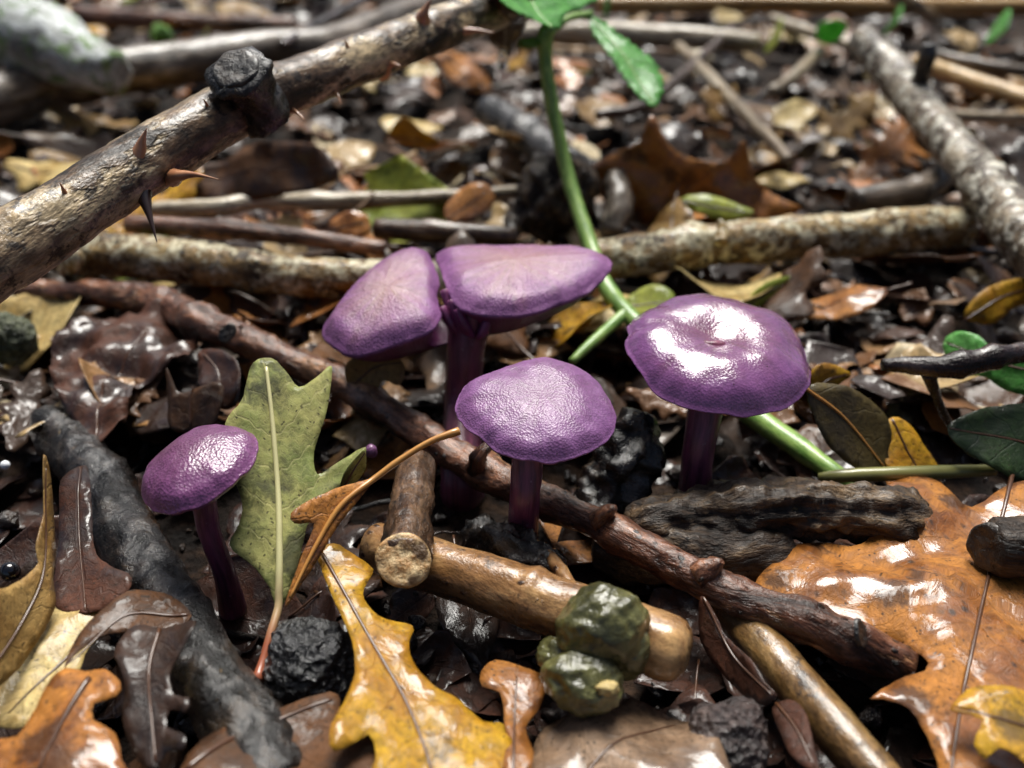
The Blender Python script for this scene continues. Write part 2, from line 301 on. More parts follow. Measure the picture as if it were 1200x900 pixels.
# ------------------------------------------------------------------ shapes
def smooth(pts, step):
    """Catmull-Rom through rows of numbers, about one row per STEP of length in the first three numbers"""
    P = [np.array(p, float) for p in pts]; P = [2*P[0]-P[1]]+P+[2*P[-1]-P[-2]]; out = []
    for i in range(1, len(P)-2):
        a, b, c, d = P[i-1:i+3]; n = max(2, int(np.linalg.norm(c[:3]-b[:3])/step)+1)
        for t in np.linspace(0, 1, n, endpoint=False):
            out.append(.5*((2*b)+(c-a)*t+(2*a-5*b+4*c-d)*t*t+(3*b-a-3*c+d)*t**3))
    out.append(P[-2]); return np.array(out)
def tube(pts, seg=18, step=.14, amp=.06, freq=1.2, seed=0.0, knots=(), caps=(True, True), flat=1.0, ridges=0):
    """pts: rows x, y, z, radius (cm). knots: (share along, extra, width). Returns V, F, tc."""
    R = smooth(pts, step); P, rad = R[:, :3], np.maximum(R[:, 3], .004); n = len(P)
    T = np.gradient(P, axis=0); T /= np.linalg.norm(T, axis=1)[:, None]+1e-9
    s = np.concatenate([[0], np.cumsum(np.linalg.norm(np.diff(P, axis=0), axis=1))]); L = s[-1]
    N = np.cross(T[0], [0, 0, 1.0]); N = N if np.linalg.norm(N) > .1 else np.cross(T[0], [0, 1.0, 0]); N /= np.linalg.norm(N)
    V, tc = [], []
    for i in range(n):
        N = N-T[i]*N.dot(T[i]); N /= np.linalg.norm(N); B = np.cross(T[i], N); k = 0
        for (w, e, wd) in knots: k += e*math.exp(-((s[i]/L-w)/wd)**2)
        for j in range(seg):
            a = 2*math.pi*j/seg; c, d = math.cos(a), math.sin(a)
            q = Vector((c*rad[i]*freq+seed, d*rad[i]*freq+seed*1.7, s[i]*freq*.6))
            f = 1+k*(1+.6*noise.noise(q*2.1))+amp*(1.6*noise.noise(q*1.1)+1.1*noise.noise(q*3.3)+.5*noise.noise(q*8.1))
            if ridges: f += ridges*abs(noise.noise(Vector((c*3+seed, d*3, s[i]*.35))))
            V.append(P[i]+(N*c+B*d*flat)*rad[i]*f); tc.append((c*rad[i], d*rad[i], s[i]))
    F = [(i*seg+j, i*seg+(j+1) % seg, (i+1)*seg+(j+1) % seg, (i+1)*seg+j) for i in range(n-1) for j in range(seg)]
    for e, i in ((0, 0), (1, n-1)):
        if caps[e]:
            sg = -1 if e == 0 else 1; last = list(range(i*seg, i*seg+seg))
            for (q, out) in ((.8, .12), (.4, .16)):
                b0 = len(V)
                for j in range(seg):
                    V.append(P[i]+(np.array(V[last[0]-0+0 if 0 else i*seg+j])-P[i])*q+T[i]*sg*out*rad[i]*(1+.8*noise.noise(Vector((j*.9, q*9, seed))))); tc.append((tc[i*seg+j][0]*q, tc[i*seg+j][1]*q, s[i]+sg*.1))
                for j in range(seg):
                    f = (last[j], last[(j+1) % seg], b0+(j+1) % seg, b0+j); F.append(f if e else f[::-1])
                last = list(range(b0, b0+seg))
            V.append(P[i]+T[i]*sg*.16*rad[i]); tc.append((0, 0, s[i]))
            for j in range(seg):
                f = (last[j], last[(j+1) % seg], len(V)-1); F.append(f if e else f[::-1])
    return np.array(V), F, np.array(tc)
def stickpts(rows, default=1.0):
    """rows (px, py, height cm, width px) -> x, y, z, radius"""
    out = []
    for (px, py, z, w) in rows:
        p = G(px, py, z); out.append((*p, w/2*depth(p)/FPX))
    return out
def dpts(rows):
    return [(*D(px, py, d), w/2*d/FPX) for (px, py, d, w) in rows]

def blob(c, r, amp=.12, freq=1.5, seed=0.0, sub=4, cell=0, rot=0.0, tilt=0.0):
    import bmesh
    bm = bmesh.new(); bmesh.ops.create_icosphere(bm, subdivisions=sub, radius=1.0)
    V = []; Rm = Matrix.Rotation(rot, 3, 'Z') @ Matrix.Rotation(tilt, 3, 'X')
    for v in bm.verts:
        p = v.co.copy(); q = p*freq+Vector((seed, seed*2, seed*3))
        k = 1+amp*(1.5*noise.noise(q)+.8*noise.noise(q*2.3)+.4*noise.noise(q*5.1))
        if cell: k += cell*(.5-noise.voronoi(p*5+Vector((seed, 0, 0)))[0][0])
        V.append(Vector(c)+Rm @ Vector((p.x*r[0]*k, p.y*r[1]*k, p.z*r[2]*k)))
    F = [[v.index for v in f.verts] for f in bm.faces]; bm.free()
    return np.array([tuple(v) for v in V]), F

def thicken(V, F, t):
    V = np.asarray(V, float); n = len(V); N = np.zeros_like(V)
    for f in F:
        k = np.cross(V[f[1]]-V[f[0]], V[f[2]]-V[f[0]])
        for i in f: N[i] += k
    N /= np.linalg.norm(N, axis=1)[:, None]+1e-12
    E = {}
    for f in F:
        for a, b in zip(f, list(f[1:])+[f[0]]):
            if (b, a) in E: del E[(b, a)]
            else: E[(a, b)] = 1
    F2 = [tuple(f) for f in F]+[tuple(i+n for i in f[::-1]) for f in F]+[(b, a, a+n, b+n) for (a, b) in E]
    return np.vstack([V+N*t/2, V-N*t/2]), F2

def leaf2d(outline, midrib, space, disp, seed=0.0, closed_smooth=True):
    """outline and midrib in plane cm -> V (x, y, z), F, tc"""
    o = [np.array(p, float) for p in outline]
    if closed_smooth:
        P = o; n = len(P); q = []
        for i in range(n):
            a, b, c, d = P[i-1], P[i], P[(i+1) % n], P[(i+2) % n]; k = max(1, int(np.linalg.norm(c-b)/space+.5))
            for t in np.linspace(0, 1, k, endpoint=False):
                q.append(.5*((2*b)+(c-a)*t+(2*a-5*b+4*c-d)*t*t+(3*b-a-3*c+d)*t**3))
        o = q
    A = np.array(o); A = A+np.array([[.12*space*noise.noise(Vector((p[0]*6+seed, p[1]*6, 0))), .12*space*noise.noise(Vector((p[0]*6, p[1]*6+seed, 5)))] for p in A])
    lo, hi = A.min(0), A.max(0); pts = [Vector(p) for p in A]; n = len(A); row = 0
    y = lo[1]
    B = np.roll(A, -1, 0)
    while y < hi[1]:
        x = lo[0]+(row % 2)*space/2
        while x < hi[0]:
            c = (A[:, 1] > y) != (B[:, 1] > y)
            xi = A[:, 0]+(y-A[:, 1])/(B[:, 1]-A[:, 1]+1e-12)*(B[:, 0]-A[:, 0])
            if (c & (xi > x)).sum() % 2 and np.min((A[:, 0]-x)**2+(A[:, 1]-y)**2) > (.6*space)**2: pts.append(Vector((x, y)))
            x += space
        y += space*.87; row += 1
    vs, _, fs, *_ = geometry.delaunay_2d_cdt(pts, [(i, (i+1) % n) for i in range(n)], [list(range(n))], 1, 1e-5)
    X = np.array([tuple(v) for v in vs]); mr = smooth([(*p, 0) for p in midrib], space)[:, :2]
    s = np.concatenate([[0], np.cumsum(np.linalg.norm(np.diff(mr, axis=0), axis=1))]); tv = np.gradient(mr, axis=0); V, tc = [], []
    for p in X:
        dd = mr-p; i = int(np.argmin((dd**2).sum(1))); d = p-mr[i]; t = tv[i]/(np.linalg.norm(tv[i])+1e-9)
        u = math.copysign(np.linalg.norm(d), t[0]*d[1]-t[1]*d[0]); v = s[i]+ (d.dot(t) if i in (0, len(mr)-1) else 0)
        V.append((p[0], p[1], disp(u, v, p[0], p[1]))); tc.append((u, v, seed))
    F = []
    for f in fs:
        a, b, c = X[f[0]], X[f[1]], X[f[2]]
        ar = (b[0]-a[0])*(c[1]-a[1])-(b[1]-a[1])*(c[0]-a[0])
        if abs(ar) > 1e-9: F.append(list(f) if ar > 0 else list(f)[::-1])
    return np.array(V), F, np.array(tc), mr

def hero_leaf(name, outline, plane, midrib, mat, label, cup=.0, ripple=.12, curl=0.0, quilt=.03, bend=0.0, space=.2, thick=.022, rib='rib_dark', ribw=.03, stalk=None, seed=None, rfreq=.7, group=None, cat='leaf', parent=None, at=None, green=False):
    """a leaf whose blade lies about the plane through three (px, py, height) points"""
    a, b, c = [(at or G)(*p) for p in plane]; e1 = (b-a).normalized(); nrm = e1.cross(c-a).normalized()
    if nrm.dot(CAMP-a) < 0: nrm = -nrm
    e2 = nrm.cross(e1); seed = random.random()*50 if seed is None else seed
    def pl(px, py):
        r = ray(px, py); t = (a-CAMP).dot(nrm)/r.dot(nrm); p = CAMP+r*t-a; return (p.dot(e1), p.dot(e2))
    O = [pl(*p) for p in outline]; Mr = [pl(*p) for p in midrib]
    mid = np.array(Mr[len(Mr)//2])
    def disp(u, v, x, y):
        q = Vector((x*rfreq+seed, y*rfreq, seed))
        z = cup*u*u+ripple*(noise.noise(q)*1.2+.5*noise.noise(q*2.7)*min(1, abs(u)))+curl*max(0, abs(u)-.6)**2
        z += quilt*abs(math.sin((v-.85*abs(u))/.75*math.pi))*min(1, abs(u)*2)+bend*((x-mid[0])**2+(y-mid[1])**2)
        return z
    V, F, tc, mr = leaf2d(O, Mr, space, disp, seed)
    W = np.array([tuple(a+e1*p[0]+e2*p[1]+nrm*p[2]) for p in V])
    W2, F2 = thicken(W, F, thick)
    if parent: blade = obj('leaf', W2, F2, M[mat], np.vstack([tc, tc]), parent); t = blade
    else: t = thing(name, (W[:, 0].mean(), W[:, 1].mean(), W[:, 2].min()), label, cat, group)
    if not parent: obj('blade', W2, F2, M[mat], np.vstack([tc, tc]), t)
    if rib:
        pr = []
        for i, p in enumerate(mr[::2]):
            z = disp(0, 0, p[0], p[1])+.015; w = a+e1*p[0]+e2*p[1]+nrm*z
            pr.append((*w, ribw*(1-.55*i/max(1, len(mr[::2])-1))))
        if stalk:
            sp = [(*G(px, py, z), ribw*k) for (px, py, z, k) in stalk]; pr = sp+pr
        V, F, tc = tube(pr, 8, .15, .08, 2, seed); obj('midrib', V, F, M[rib], tc, t)
    return t

# ------------------------------------------------------------------ the ground
def gz(x, y):
    q = Vector((x*.16, y*.16, 3.1)); return -.75+.55*noise.noise(q)+.3*noise.noise(q*2.9)+.12*noise.noise(q*8)
def ground():
    xs = np.concatenate([np.linspace(-900, -70, 14), np.linspace(-65, 65, 210), np.linspace(70, 900, 14)])
    ys = np.concatenate([np.linspace(-600, -5, 12), np.linspace(0, 60, 150), np.linspace(61.5, 130, 50), np.linspace(135, 1600, 16)])
    V = [(x, y, gz(x, y)) for y in ys for x in xs]; nx = len(xs)
    F = [(j*nx+i, j*nx+i+1, (j+1)*nx+i+1, (j+1)*nx+i) for j in range(len(ys)-1) for i in range(nx-1)]
    g = obj('ground', V, F, M['soil']); tag(g, 'dark wet woodland soil', kind='structure')
ground()

# ------------------------------------------------------------------ mushrooms
def cap(t, c, R, axis, dome, mat, seed, shape=None, dip=0.0, rimroll=.12, thick=.32, lob=.05, facing=None):
    """round cap: c = middle of the rim plane; R radius; shape(angle) multiplies R; axis = its up"""
    ax = Vector(axis).normalized(); ex = Vector((1, 0, 0)); ex = (ex-ax*ex.dot(ax)).normalized(); ey = ax.cross(ex)
    na, V, tc = 112, [], []
    rows = [(r, 'top') for r in np.linspace(0.03, 1, 34)]+[(r, 'rim') for r in np.linspace(.15, 1, 6)]
    def top(r, a):
        q = Vector((math.cos(a)*r*1.6+seed, math.sin(a)*r*1.6, seed))
        z = dome*(1-r**2.3)-dip*math.exp(-(r/.36)**2)+.09*R*noise.noise(q)*(.4+r)*.6
        return z+.035*R*noise.noise(q*2.6)*r
    for r, k in rows:
        for j in range(na):
            a = 2*math.pi*j/na; q = Vector((math.cos(a)*1.2+seed*2, math.sin(a)*1.2, 1.0))
            Ra = R*(1+lob*noise.noise(q)*1.5+.018*noise.noise(q*5)+.008*noise.noise(q*17))*(shape(a) if shape else 1)
            if k == 'top': rr, z = r, top(r, a)-rimroll*max(0, (r-.82)/.18)**2
            else:
                ph = r*math.pi; rr = 1-.035*(1-math.cos(ph))*1.0+.03*math.sin(ph); z = top(1, a)-rimroll-(1-math.cos(ph))*.5*thick*.35
            V.append(c+ex*(math.cos(a)*rr*Ra)+ey*(math.sin(a)*rr*Ra)+ax*z); tc.append((r if k == 'top' else 1.0, math.cos(a), math.sin(a)))
    nr = len(rows)
    F = [(i*na+j, (i+1)*na+j, (i+1)*na+(j+1) % na, i*na+(j+1) % na) for i in range(nr-1) for j in range(na)]
    V.append(c+ax*top(0, 0)); tc.append((0, 0, 0)); F += [(len(V)-1, j, (j+1) % na) for j in range(na)]
    b0 = len(V)                                                   # underside
    for r in np.linspace(.93, .12, 7):
        for j in range(na):
            a = 2*math.pi*j/na; e = np.array(V[(nr-1)*na+j]); k = (1-r)/.88
            V.append(c+ (Vector(e)-c)*r+ax*(-thick*.1*0+thick*.25*math.sin(k*math.pi)-.0)); tc.append((1, math.cos(a), math.sin(a)))
    prev = (nr-1)*na
    for i in range(7):
        cur = b0+i*na
        F += [(cur+j, cur+(j+1) % na, prev+(j+1) % na, prev+j)[::-1][::-1] for j in range(na)]; prev = cur
    o = obj('cap', np.array([tuple(v) for v in V]), F, M[mat], np.array(tc), t)
    # gills: thin radial blades under the cap
    GV, GF = [], []; ng = 46
    for g in range(ng):
        a = 2*math.pi*(g+.3*math.sin(g*7))/ng; d = ex*math.cos(a)+ey*math.sin(a); sdw = d.cross(ax)*.018; sh = (shape(a) if shape else 1)
        prof = [(.16, -.1), (.5, -.06), (.9, -.12), (.88, -.24), (.5, -.36), (.18, -.46)]; b1 = len(GV)
        for sgn in (-1, 1):
            for (r, z) in prof: GV.append(c+d*(r*R*sh*.96)+ax*(z*R*.55)+sdw*sgn)
        GF += [(b1, b1+1, b1+2, b1+3, b1+4, b1+5), (b1+11, b1+10, b1+9, b1+8, b1+7, b1+6)]
        GF += [(b1+i, b1+6+i, b1+6+(i+1) % 6, b1+(i+1) % 6) for i in range(6)]
    go = obj('gills', np.array([tuple(v) for v in GV]), GF, M['gill'], np.array([tuple((v-c)) for v in GV]), t, False); go['kind'] = 'stuff'
    return o
def stem(t, rows, seed):
    V, F, tc = tube(rows, 24, .1, .04, 1.6, seed, ridges=.05); return obj('stem', V, F, M['stem'], tc, t)

# small mushroom
b1 = G(270, 702, .0); t = thing('mushroom', b1, 'small round-capped purple mushroom with bent stalk beside the green oak leaf', 'mushroom', 'purple mushrooms')
c1 = D(230, 543, 16.3); r1 = 71*16.3/FPX
cap(t, c1, r1, (-.26, -.06, 1), r1*.36, 'cap_small', 1.3, dip=.0, lob=.03)
stem(t, [(*(b1-Vector((0, 0, .3))), .26), (*D(262, 668, 17.1), .2), (*D(245, 622, 16.7), .2), (*D(238, 580, 16.4), .22), (*(c1+Vector((.0, 0, .05))), .25)], 3)
# mushroom in the middle
b3 = G(612, 640, .0); t = thing('mushroom', b3, 'purple mushroom with dry pebbled cap narrowing to one side, in front of the split one', 'mushroom', 'purple mushrooms')
c3 = D(632, 474, 17.6); r3 = 91*17.6/FPX
def sh3(a):
    d = (a-math.pi+.1+math.pi) % (2*math.pi)-math.pi; return 1+.075*math.exp(-(d/.45)**2)-.05*math.exp(-((d-.9)/.5)**2)-.06*math.exp(-((d+.9)/.5)**2)
cap(t, c3, r3, (.04, -.1, 1), r3*.28, 'cap_dry', 4.2, shape=sh3, dip=.1, lob=.03)
stem(t, [(*(b3-Vector((0, 0, .4))), .34), (*G(612, 640, .0), .3), (*D(615, 590, 17.8), .29), (*D(618, 545, 17.7), .3), (*(c3+Vector((-.15, 0, .05))), .34)], 5)
# glossy mushroom
b4 = G(812, 590, .0); t = thing('mushroom', b4, 'glossy wet purple mushroom with broad shiny cap above the rotten wood chunk', 'mushroom', 'purple mushrooms')
c4 = D(843, 405, 19.2); r4 = 109*19.2/FPX
def sh4(a):
    d = (a-math.radians(168)+math.pi) % (2*math.pi)-math.pi; return 1-.05*math.exp(-(d/.12)**2)
cap(t, c4, r4, (.05, -.13, 1), r4*.26, 'cap_wet', 8.6, shape=sh4, dip=.3, lob=.04, rimroll=.2)
stem(t, [(*(b4-Vector((0, 0, .4))), .36), (*b4, .34), (*D(818, 530, 19.3), .33), (*D(826, 480, 19.2), .35), (*(c4+Vector((-.2, 0, .05))), .4)], 7)

# split mushroom: two lobes traced from their rims, each a rounded pad with gills below
def lobe(t, rim, zs, centre, thick, dome, seed, mat, back=None):
    """rim: (px, py, depth); centre (px, py, depth)"""
    c = D(*centre); na = 120; w_ = [tuple(D(*p)) for p in rim]; P = smooth(w_[-2:]+w_+w_[:3], .12); i0 = int(np.argmin(((P-np.array(w_[0]))**2).sum(1)[:len(P)//2])); P = P[i0:]; e_ = len(P)//2+int(np.argmin(((P[len(P)//2:]-np.array(w_[0]))**2).sum(1))); P = P[:e_]; n = len(P)
    up = Vector((0, -.12, 1)).normalized(); V, tc = [], []
    prof = [(r, 0) for r in np.linspace(.04, 1, 22)]+[(1, p) for p in np.linspace(.2, 1, 5)]
    for (r, k) in prof:
        if k == 2: break
        for j in range(n):
            d = Vector(P[j])-c; q = Vector((P[j][0]*.9+seed, P[j][1]*.9, r*1.4)); w = noise.noise(q)
            if k == 0: v = c+d*r+up*(dome*(1-r**2.2)+.07*w*r-.2*max(0, (r-.78)/.22)**2+.03*noise.noise(q*4)*r)
            elif k == 2: v = c+d*r-up*(thick*(.9+.8*(1-r))+.1)
            else: ph = k*math.pi; v = c+d*(1+.035*math.sin(ph)-.02*(1-math.cos(ph)))-up*(.2+thick*.6*(1-math.cos(ph))-.07*w)
            V.append(v+d.normalized()*(.035*noise.noise(q*6))*(1 if r > .9 else 0)); tc.append((r if k == 0 else 1, *((d.normalized()*1.0).xy)))
    nr = len(prof); F = [(i*n+j, i*n+(j+1) % n, (i+1)*n+(j+1) % n, (i+1)*n+j) for i in range(nr-1) for j in range(n)]
    V.append(c+up*dome); tc.append((0, 0, 0)); F += [(len(V)-1, (j+1) % n, j) for j in range(n)]
    F = [f[::-1] for f in F]; e0 = (nr-1)*n; UV = [Vector(V[e0+j]) for j in range(n)]; UT = [(1, 0, 0)]*n; UF = []; ap = D(549, 392, 21.55)
    for i, r in enumerate(np.linspace(.96, .06, 12)):
        for j in range(n):
            m_ = c+(UV[j]-c)*.55-up*1.25; q = ap*(1-r)**2+m_*2*r*(1-r)+UV[j]*r*r
            UV.append(q+up*(.045*(j % 2)*math.sin(r*math.pi))); UT.append((j % 2*.3, j*.05, r))
        UF += [(i*n+j, i*n+(j+1) % n, (i+1)*n+(j+1) % n, (i+1)*n+j)[::-1] for j in range(n)]
    obj('gills', np.array([tuple(v) for v in UV]), UF, M['gill'], np.array(UT), t)
    return obj('cap_lobe', np.array([tuple(v) for v in V]), F, M[mat], np.array(tc), t)
b2 = G(541, 560, .0); t = thing('mushroom', b2, 'large purple mushroom whose flat cap is split into two lobes over its stalk', 'mushroom', 'purple mushrooms')
lobe(t, [(377, 378, 20.6), (392, 398, 20.2), (415, 407, 20.0), (445, 400, 20.0), (478, 389, 20.0), (505, 377, 20.1), (515, 360, 20.6), (511, 342, 21.0), (513, 320, 21.6), (506, 300, 22.2), (495, 286, 22.6), (478, 287, 22.6), (450, 300, 22.2), (422, 322, 21.6), (397, 347, 21.1)],
     None, (455, 345, 21.1), .14, .26, 3.0, 'cap_old')
lobe(t, [(523, 322, 21.2), (534, 346, 20.7), (552, 356, 20.4), (580, 361, 20.3), (615, 358, 20.4), (655, 345, 20.6), (690, 331, 21.0), (714, 308, 21.6), (710, 293, 22.2), (680, 287, 22.8), (640, 285, 23.0), (590, 284, 23.2), (545, 285, 23.0), (516, 288, 22.8), (512, 295, 22.5), (518, 308, 21.9)],
     None, (605, 312, 21.7), .14, .2, 11.0, 'cap_old')
stem(t, [(*(b2-Vector((0, 0, .4))), .5), (*b2, .46), (*D(542, 480, 22.0), .44), (*D(545, 420, 21.7), .44), (*D(549, 385, 21.6), .5), (*D(556, 352, 21.5), .62)], 9)
gs = []                                                        # gill folds bared in the split and below the larger lobe
for k, (p0, p1, w) in enumerate([((521, 340, 21.2), (545, 394, 21.25), .14), ((528, 352, 20.95), (550, 394, 21.2), .12), ((518, 360, 21.1), (538, 390, 21.3), .14), ((536, 362, 20.85), (555, 394, 21.15), .12), ((572, 374, 21.0), (560, 396, 21.15), .12)]):
    a, b = D(*p0), D(*p1); m_ = (a+b)/2+Vector((0, -.08, -.05))
    V, F, tc = tube([(*a, w*.8), (*m_, w), (*b, w*.6)], 10, .1, .15, 2, k); obj('gill_fold', V, F, M['gill'], tc, t)
# tiny purple bud
c = D(435, 529, 19); V, F = blob(c, (.13, .13, .16), .1, 1, 1, 3); tag(obj('mushroom_bud', V, F, M['cap_dry'], V*0), 'tiny pale purple mushroom bud beside the red-brown twig', 'mushroom bud')

# ------------------------------------------------------------------ branches
def branch(name, pts, mat, label, cat='branch', seg=20, step=.14, amp=.06, freq=1.2, seed=1.0, knots=(), part='bark', group=None, **kw):
    t = thing(name, Vector(pts[len(pts)//2][:3])-Vector((0, 0, pts[len(pts)//2][3])), label, cat, group)
    V, F, tc = tube(pts, seg, step, amp, freq, seed, knots, **kw); obj(part, V, F, M[mat], tc, t); return t
def thorn(t, px, py, d, tip, w, mat='thorn'):
    a = D(px, py, d+.12); b = D(tip[0], tip[1], d-.2); m_ = a*.55+b*.45+Vector((.0, 0, .05)); r = w/2*d/FPX
    V, F, tc = tube([(*(a-(b-a)*.3+FW*.25), r*1.7), (*a, r), (*m_, r*.42), (*b, .006)], 10, .05, .05, 3, px); return obj('thorn', V, F, M[mat], tc, t)
def cutface(parent, c, nrm, r, mat='cutwood', seed=0.0, name='cut_face', asp=1.0):
    n = Vector(nrm).normalized(); e1 = n.orthogonal().normalized(); e2 = n.cross(e1); V, F = [], []
    na = 28; rr = [.15, .35, .55, .75, .92, 1.0, 1.02]
    for i, q in enumerate(rr):
        for j in range(na):
            a = 2*math.pi*j/na; k = 1+.07*noise.noise(Vector((math.cos(a)+seed, math.sin(a), 0)))
            z = .12*r*noise.noise(Vector((math.cos(a)*q*2.5+seed, math.sin(a)*q*2.5, 3)))+(-.25*r if i == 6 else .06*r if i < 5 else 0)
            V.append(c+(e1*math.cos(a)+e2*math.sin(a)*asp)*(q*r*k)+n*z)
    F = [(i*na+j, (i+1)*na+j, (i+1)*na+(j+1) % na, i*na+(j+1) % na) for i in range(6) for j in range(na)]
    V.append(c+n*.06*r); F += [(len(V)-1, j, (j+1) % na) for j in range(na)]
    return obj(name, np.array([tuple(v) for v in V]), F, M[mat], None, parent)

# thorny stem
pts = dpts([(-20, 312, 16.4, 90), (60, 262, 17.2, 84), (130, 215, 18.0, 76), (210, 165, 19.0, 72), (290, 120, 20.2, 66), (370, 90, 21.6, 58), (450, 58, 23.2, 54), (530, 28, 25.0, 50), (600, 0, 27, 44)])
e_ = Vector(pts[0][:3])-Vector(pts[2][:3]); pts = [(*(Vector(pts[0][:3])+e_*k), .68) for k in (4.0, 1.5)]+pts
q = D(700, -60, 31); pts += [(*q, .5), (14, 46, 6.5, .45), (26, 60, 1.0, .4)]
ts = branch('thorny_branch', pts, 'b_thorn', 'thick thorny stem with a dark sawn knot, arching over the litter', seg=26, step=.12, amp=.05, seed=2.2, knots=((.44, .10, .02), (.5, .06, .015)))
for a in [((162, 188, 17.9), (172, 150), 26, 'thorn'), ((210, 206, 18.0), (256, 210), 14, 'thorn'), ((338, 128, 20.6), (357, 140), 12, 'thorn'), ((452, 78, 22.8), (470, 77), 15, 'thorn'), ((496, 20, 23.4), (506, -2), 16, 'thorn'), ((538, 38, 24.6), (580, 38), 13, 'thorn'), ((410, 66, 21.8), (404, 46), 10, 'thorn'), ((246, 132, 18.9), (238, 116), 9, 'thorn'), ((80, 236, 16.9), (70, 214), 12, 'thorn'), ((392, 106, 21.6), (400, 122), 10, 'thorn')]:
    thorn(ts, *a[0], a[1], a[2], a[3])
thorn(ts, 168, 228, 18.0, (184, 284), 20, 'thorn_dark')
a0 = D(304, 125, 19.9); kd = (D(278, 84, 18.9)-a0); c = a0+kd
V, F, tc = tube([(*(a0-kd*.2), .62), (*(a0+kd*.3), .58), (*(a0+kd*.75), .6), (*(a0+kd), .66)], 26, .06, .14, 2.2, 6.0); kn = obj('cut_stub', V, F, M['b_black'], tc, ts)
cutface(kn, c+kd.normalized()*.1, kd, .5, 'cutdark', 2.0)
# lichen-covered branch across the middle
pts = [(-17, 27, 1.5, .62)]+stickpts([(60, 292, 1.5, 46), (120, 298, 1.5, 50), (230, 308, 1.4, 50), (330, 322, 1.3, 48), (430, 328, 1.2, 46), (560, 325, 1.2, 46), (720, 303, 1.4, 48), (830, 287, 1.5, 50), (930, 279, 1.5, 52), (1040, 272, 1.5, 50), (1130, 266, 1.4, 46)])
t = branch('lichen_branch', pts, 'b_lichen', 'long pale lichen-crusted branch lying across the litter behind the mushrooms', seg=24, amp=.09, freq=1.5, seed=5, knots=((.32, .12, .012), (.72, .14, .012)))
V, F, tc = tube(stickpts([(845, 285, 1.9, 22), (846, 268, 2.2, 14), (843, 258, 2.4, 6)]), 10, .08, .2, 3, 4); obj('twig_stub', V, F, M['b_lichen'], tc, t)
V, F, tc = tube(stickpts([(85, 318, 1.3, 30), (88, 302, 1.9, 24), (92, 294, 2.1, 10)]), 10, .08, .2, 3, 9); obj('twig_stub', V, F, M['b_lichen'], tc, t)
# leaning branch
pts = dpts([(1010, 44, 38, 34), (1030, 66, 37, 40), (1062, 105, 35, 44), (1100, 152, 32, 44), (1140, 198, 29.5, 50), (1175, 242, 27.2, 57), (1212, 290, 25.3, 62), (1300, 385, 22, 68)])
t = branch('leaning_branch', pts, 'b_diag', 'flaky-barked branch with a short dark spur, leaning over the lichen-crusted one', seg=24, amp=.09, freq=1.3, seed=9, knots=((.62, .12, .02),))
cutface(t, Vector(pts[0][:3])-(Vector(pts[1][:3])-Vector(pts[0][:3])).normalized()*.05, Vector(pts[0][:3])-Vector(pts[1][:3]), pts[0][3]*.85, 'cutwood', 3)
V, F, tc = tube(dpts([(1076, 106, 34.0, 24), (1080, 86, 33.6, 19), (1086, 66, 33.2, 21), (1089, 52, 33.0, 16)]), 12, .1, .15, 2, 2); obj('spur', V, F, M['b_black'], tc, t)
# far logs
branch('grey_log', [(-34, 42, 2.0, 1.1)]+stickpts([(-60, 122, 2.0, 62), (60, 98, 2.0, 58), (200, 76, 2.0, 50), (320, 58, 2.0, 44), (400, 48, 1.9, 40)])+[(-4, 62, 1.8, .9)], 'b_greylog', 'smooth grey log lying behind the thorny stem', 'log', amp=.05, seed=3, step=.3)
branch('lichen_log', dpts([(-170, -60, 44, 96), (-60, -5, 42, 100), (20, 35, 40, 92), (80, 62, 38.6, 78), (135, 88, 37.6, 50)]), 'b_mosslog', 'thick pale log with green moss resting on the smooth grey log', 'log', amp=.1, seed=8, step=.25)
V, F = blob(D(190, 42, 46), (.5, .5, .5), .3, 3, 2, 4); tag(obj('moss_tuft', V, F, M['moss']), 'small bright green moss tuft behind the grey log', 'moss')
branch('reddish_log', stickpts([(90, 18, 1.6, 22), (220, 26, 1.6, 22), (345, 30, 1.6, 20)]), 'b_red', 'long reddish log lying behind the smooth grey log', 'log', seed=4, step=.4)
branch('straw_stalk', stickpts([(700, 6, 1.6, 20), (900, 5, 1.6, 20), (1100, 8, 1.6, 21), (1290, 8, 1.6, 20)]), 'b_straw', 'long straw-coloured dry stalk lying farthest back across the litter', 'stalk', seed=6, step=.4, amp=.02)
branch('pale_log', stickpts([(600, 40, 1.4, 26), (700, 40, 1.5, 28), (800, 44, 1.5, 26), (890, 50, 1.4, 22)]), 'b_pale', 'pale smooth log lying behind the bramble shoot', 'log', seed=7, step=.35)
branch('pale_twig', stickpts([(795, 55, 1.6, 13), (830, 88, 1.6, 14), (875, 135, 1.6, 15), (925, 188, 1.3, 14)]), 'b_pale', 'thin pale bare twig lying slantwise before the pale smooth log', 'twig', seed=2, step=.2, amp=.03)
branch('bent_stick', stickpts([(1075, 72, 1.6, 18), (1130, 92, 1.6, 20), (1230, 124, 1.5, 20)]), 'b_straw', 'flattened yellowish stick behind the leaning branch', 'stick', seed=12, step=.25)
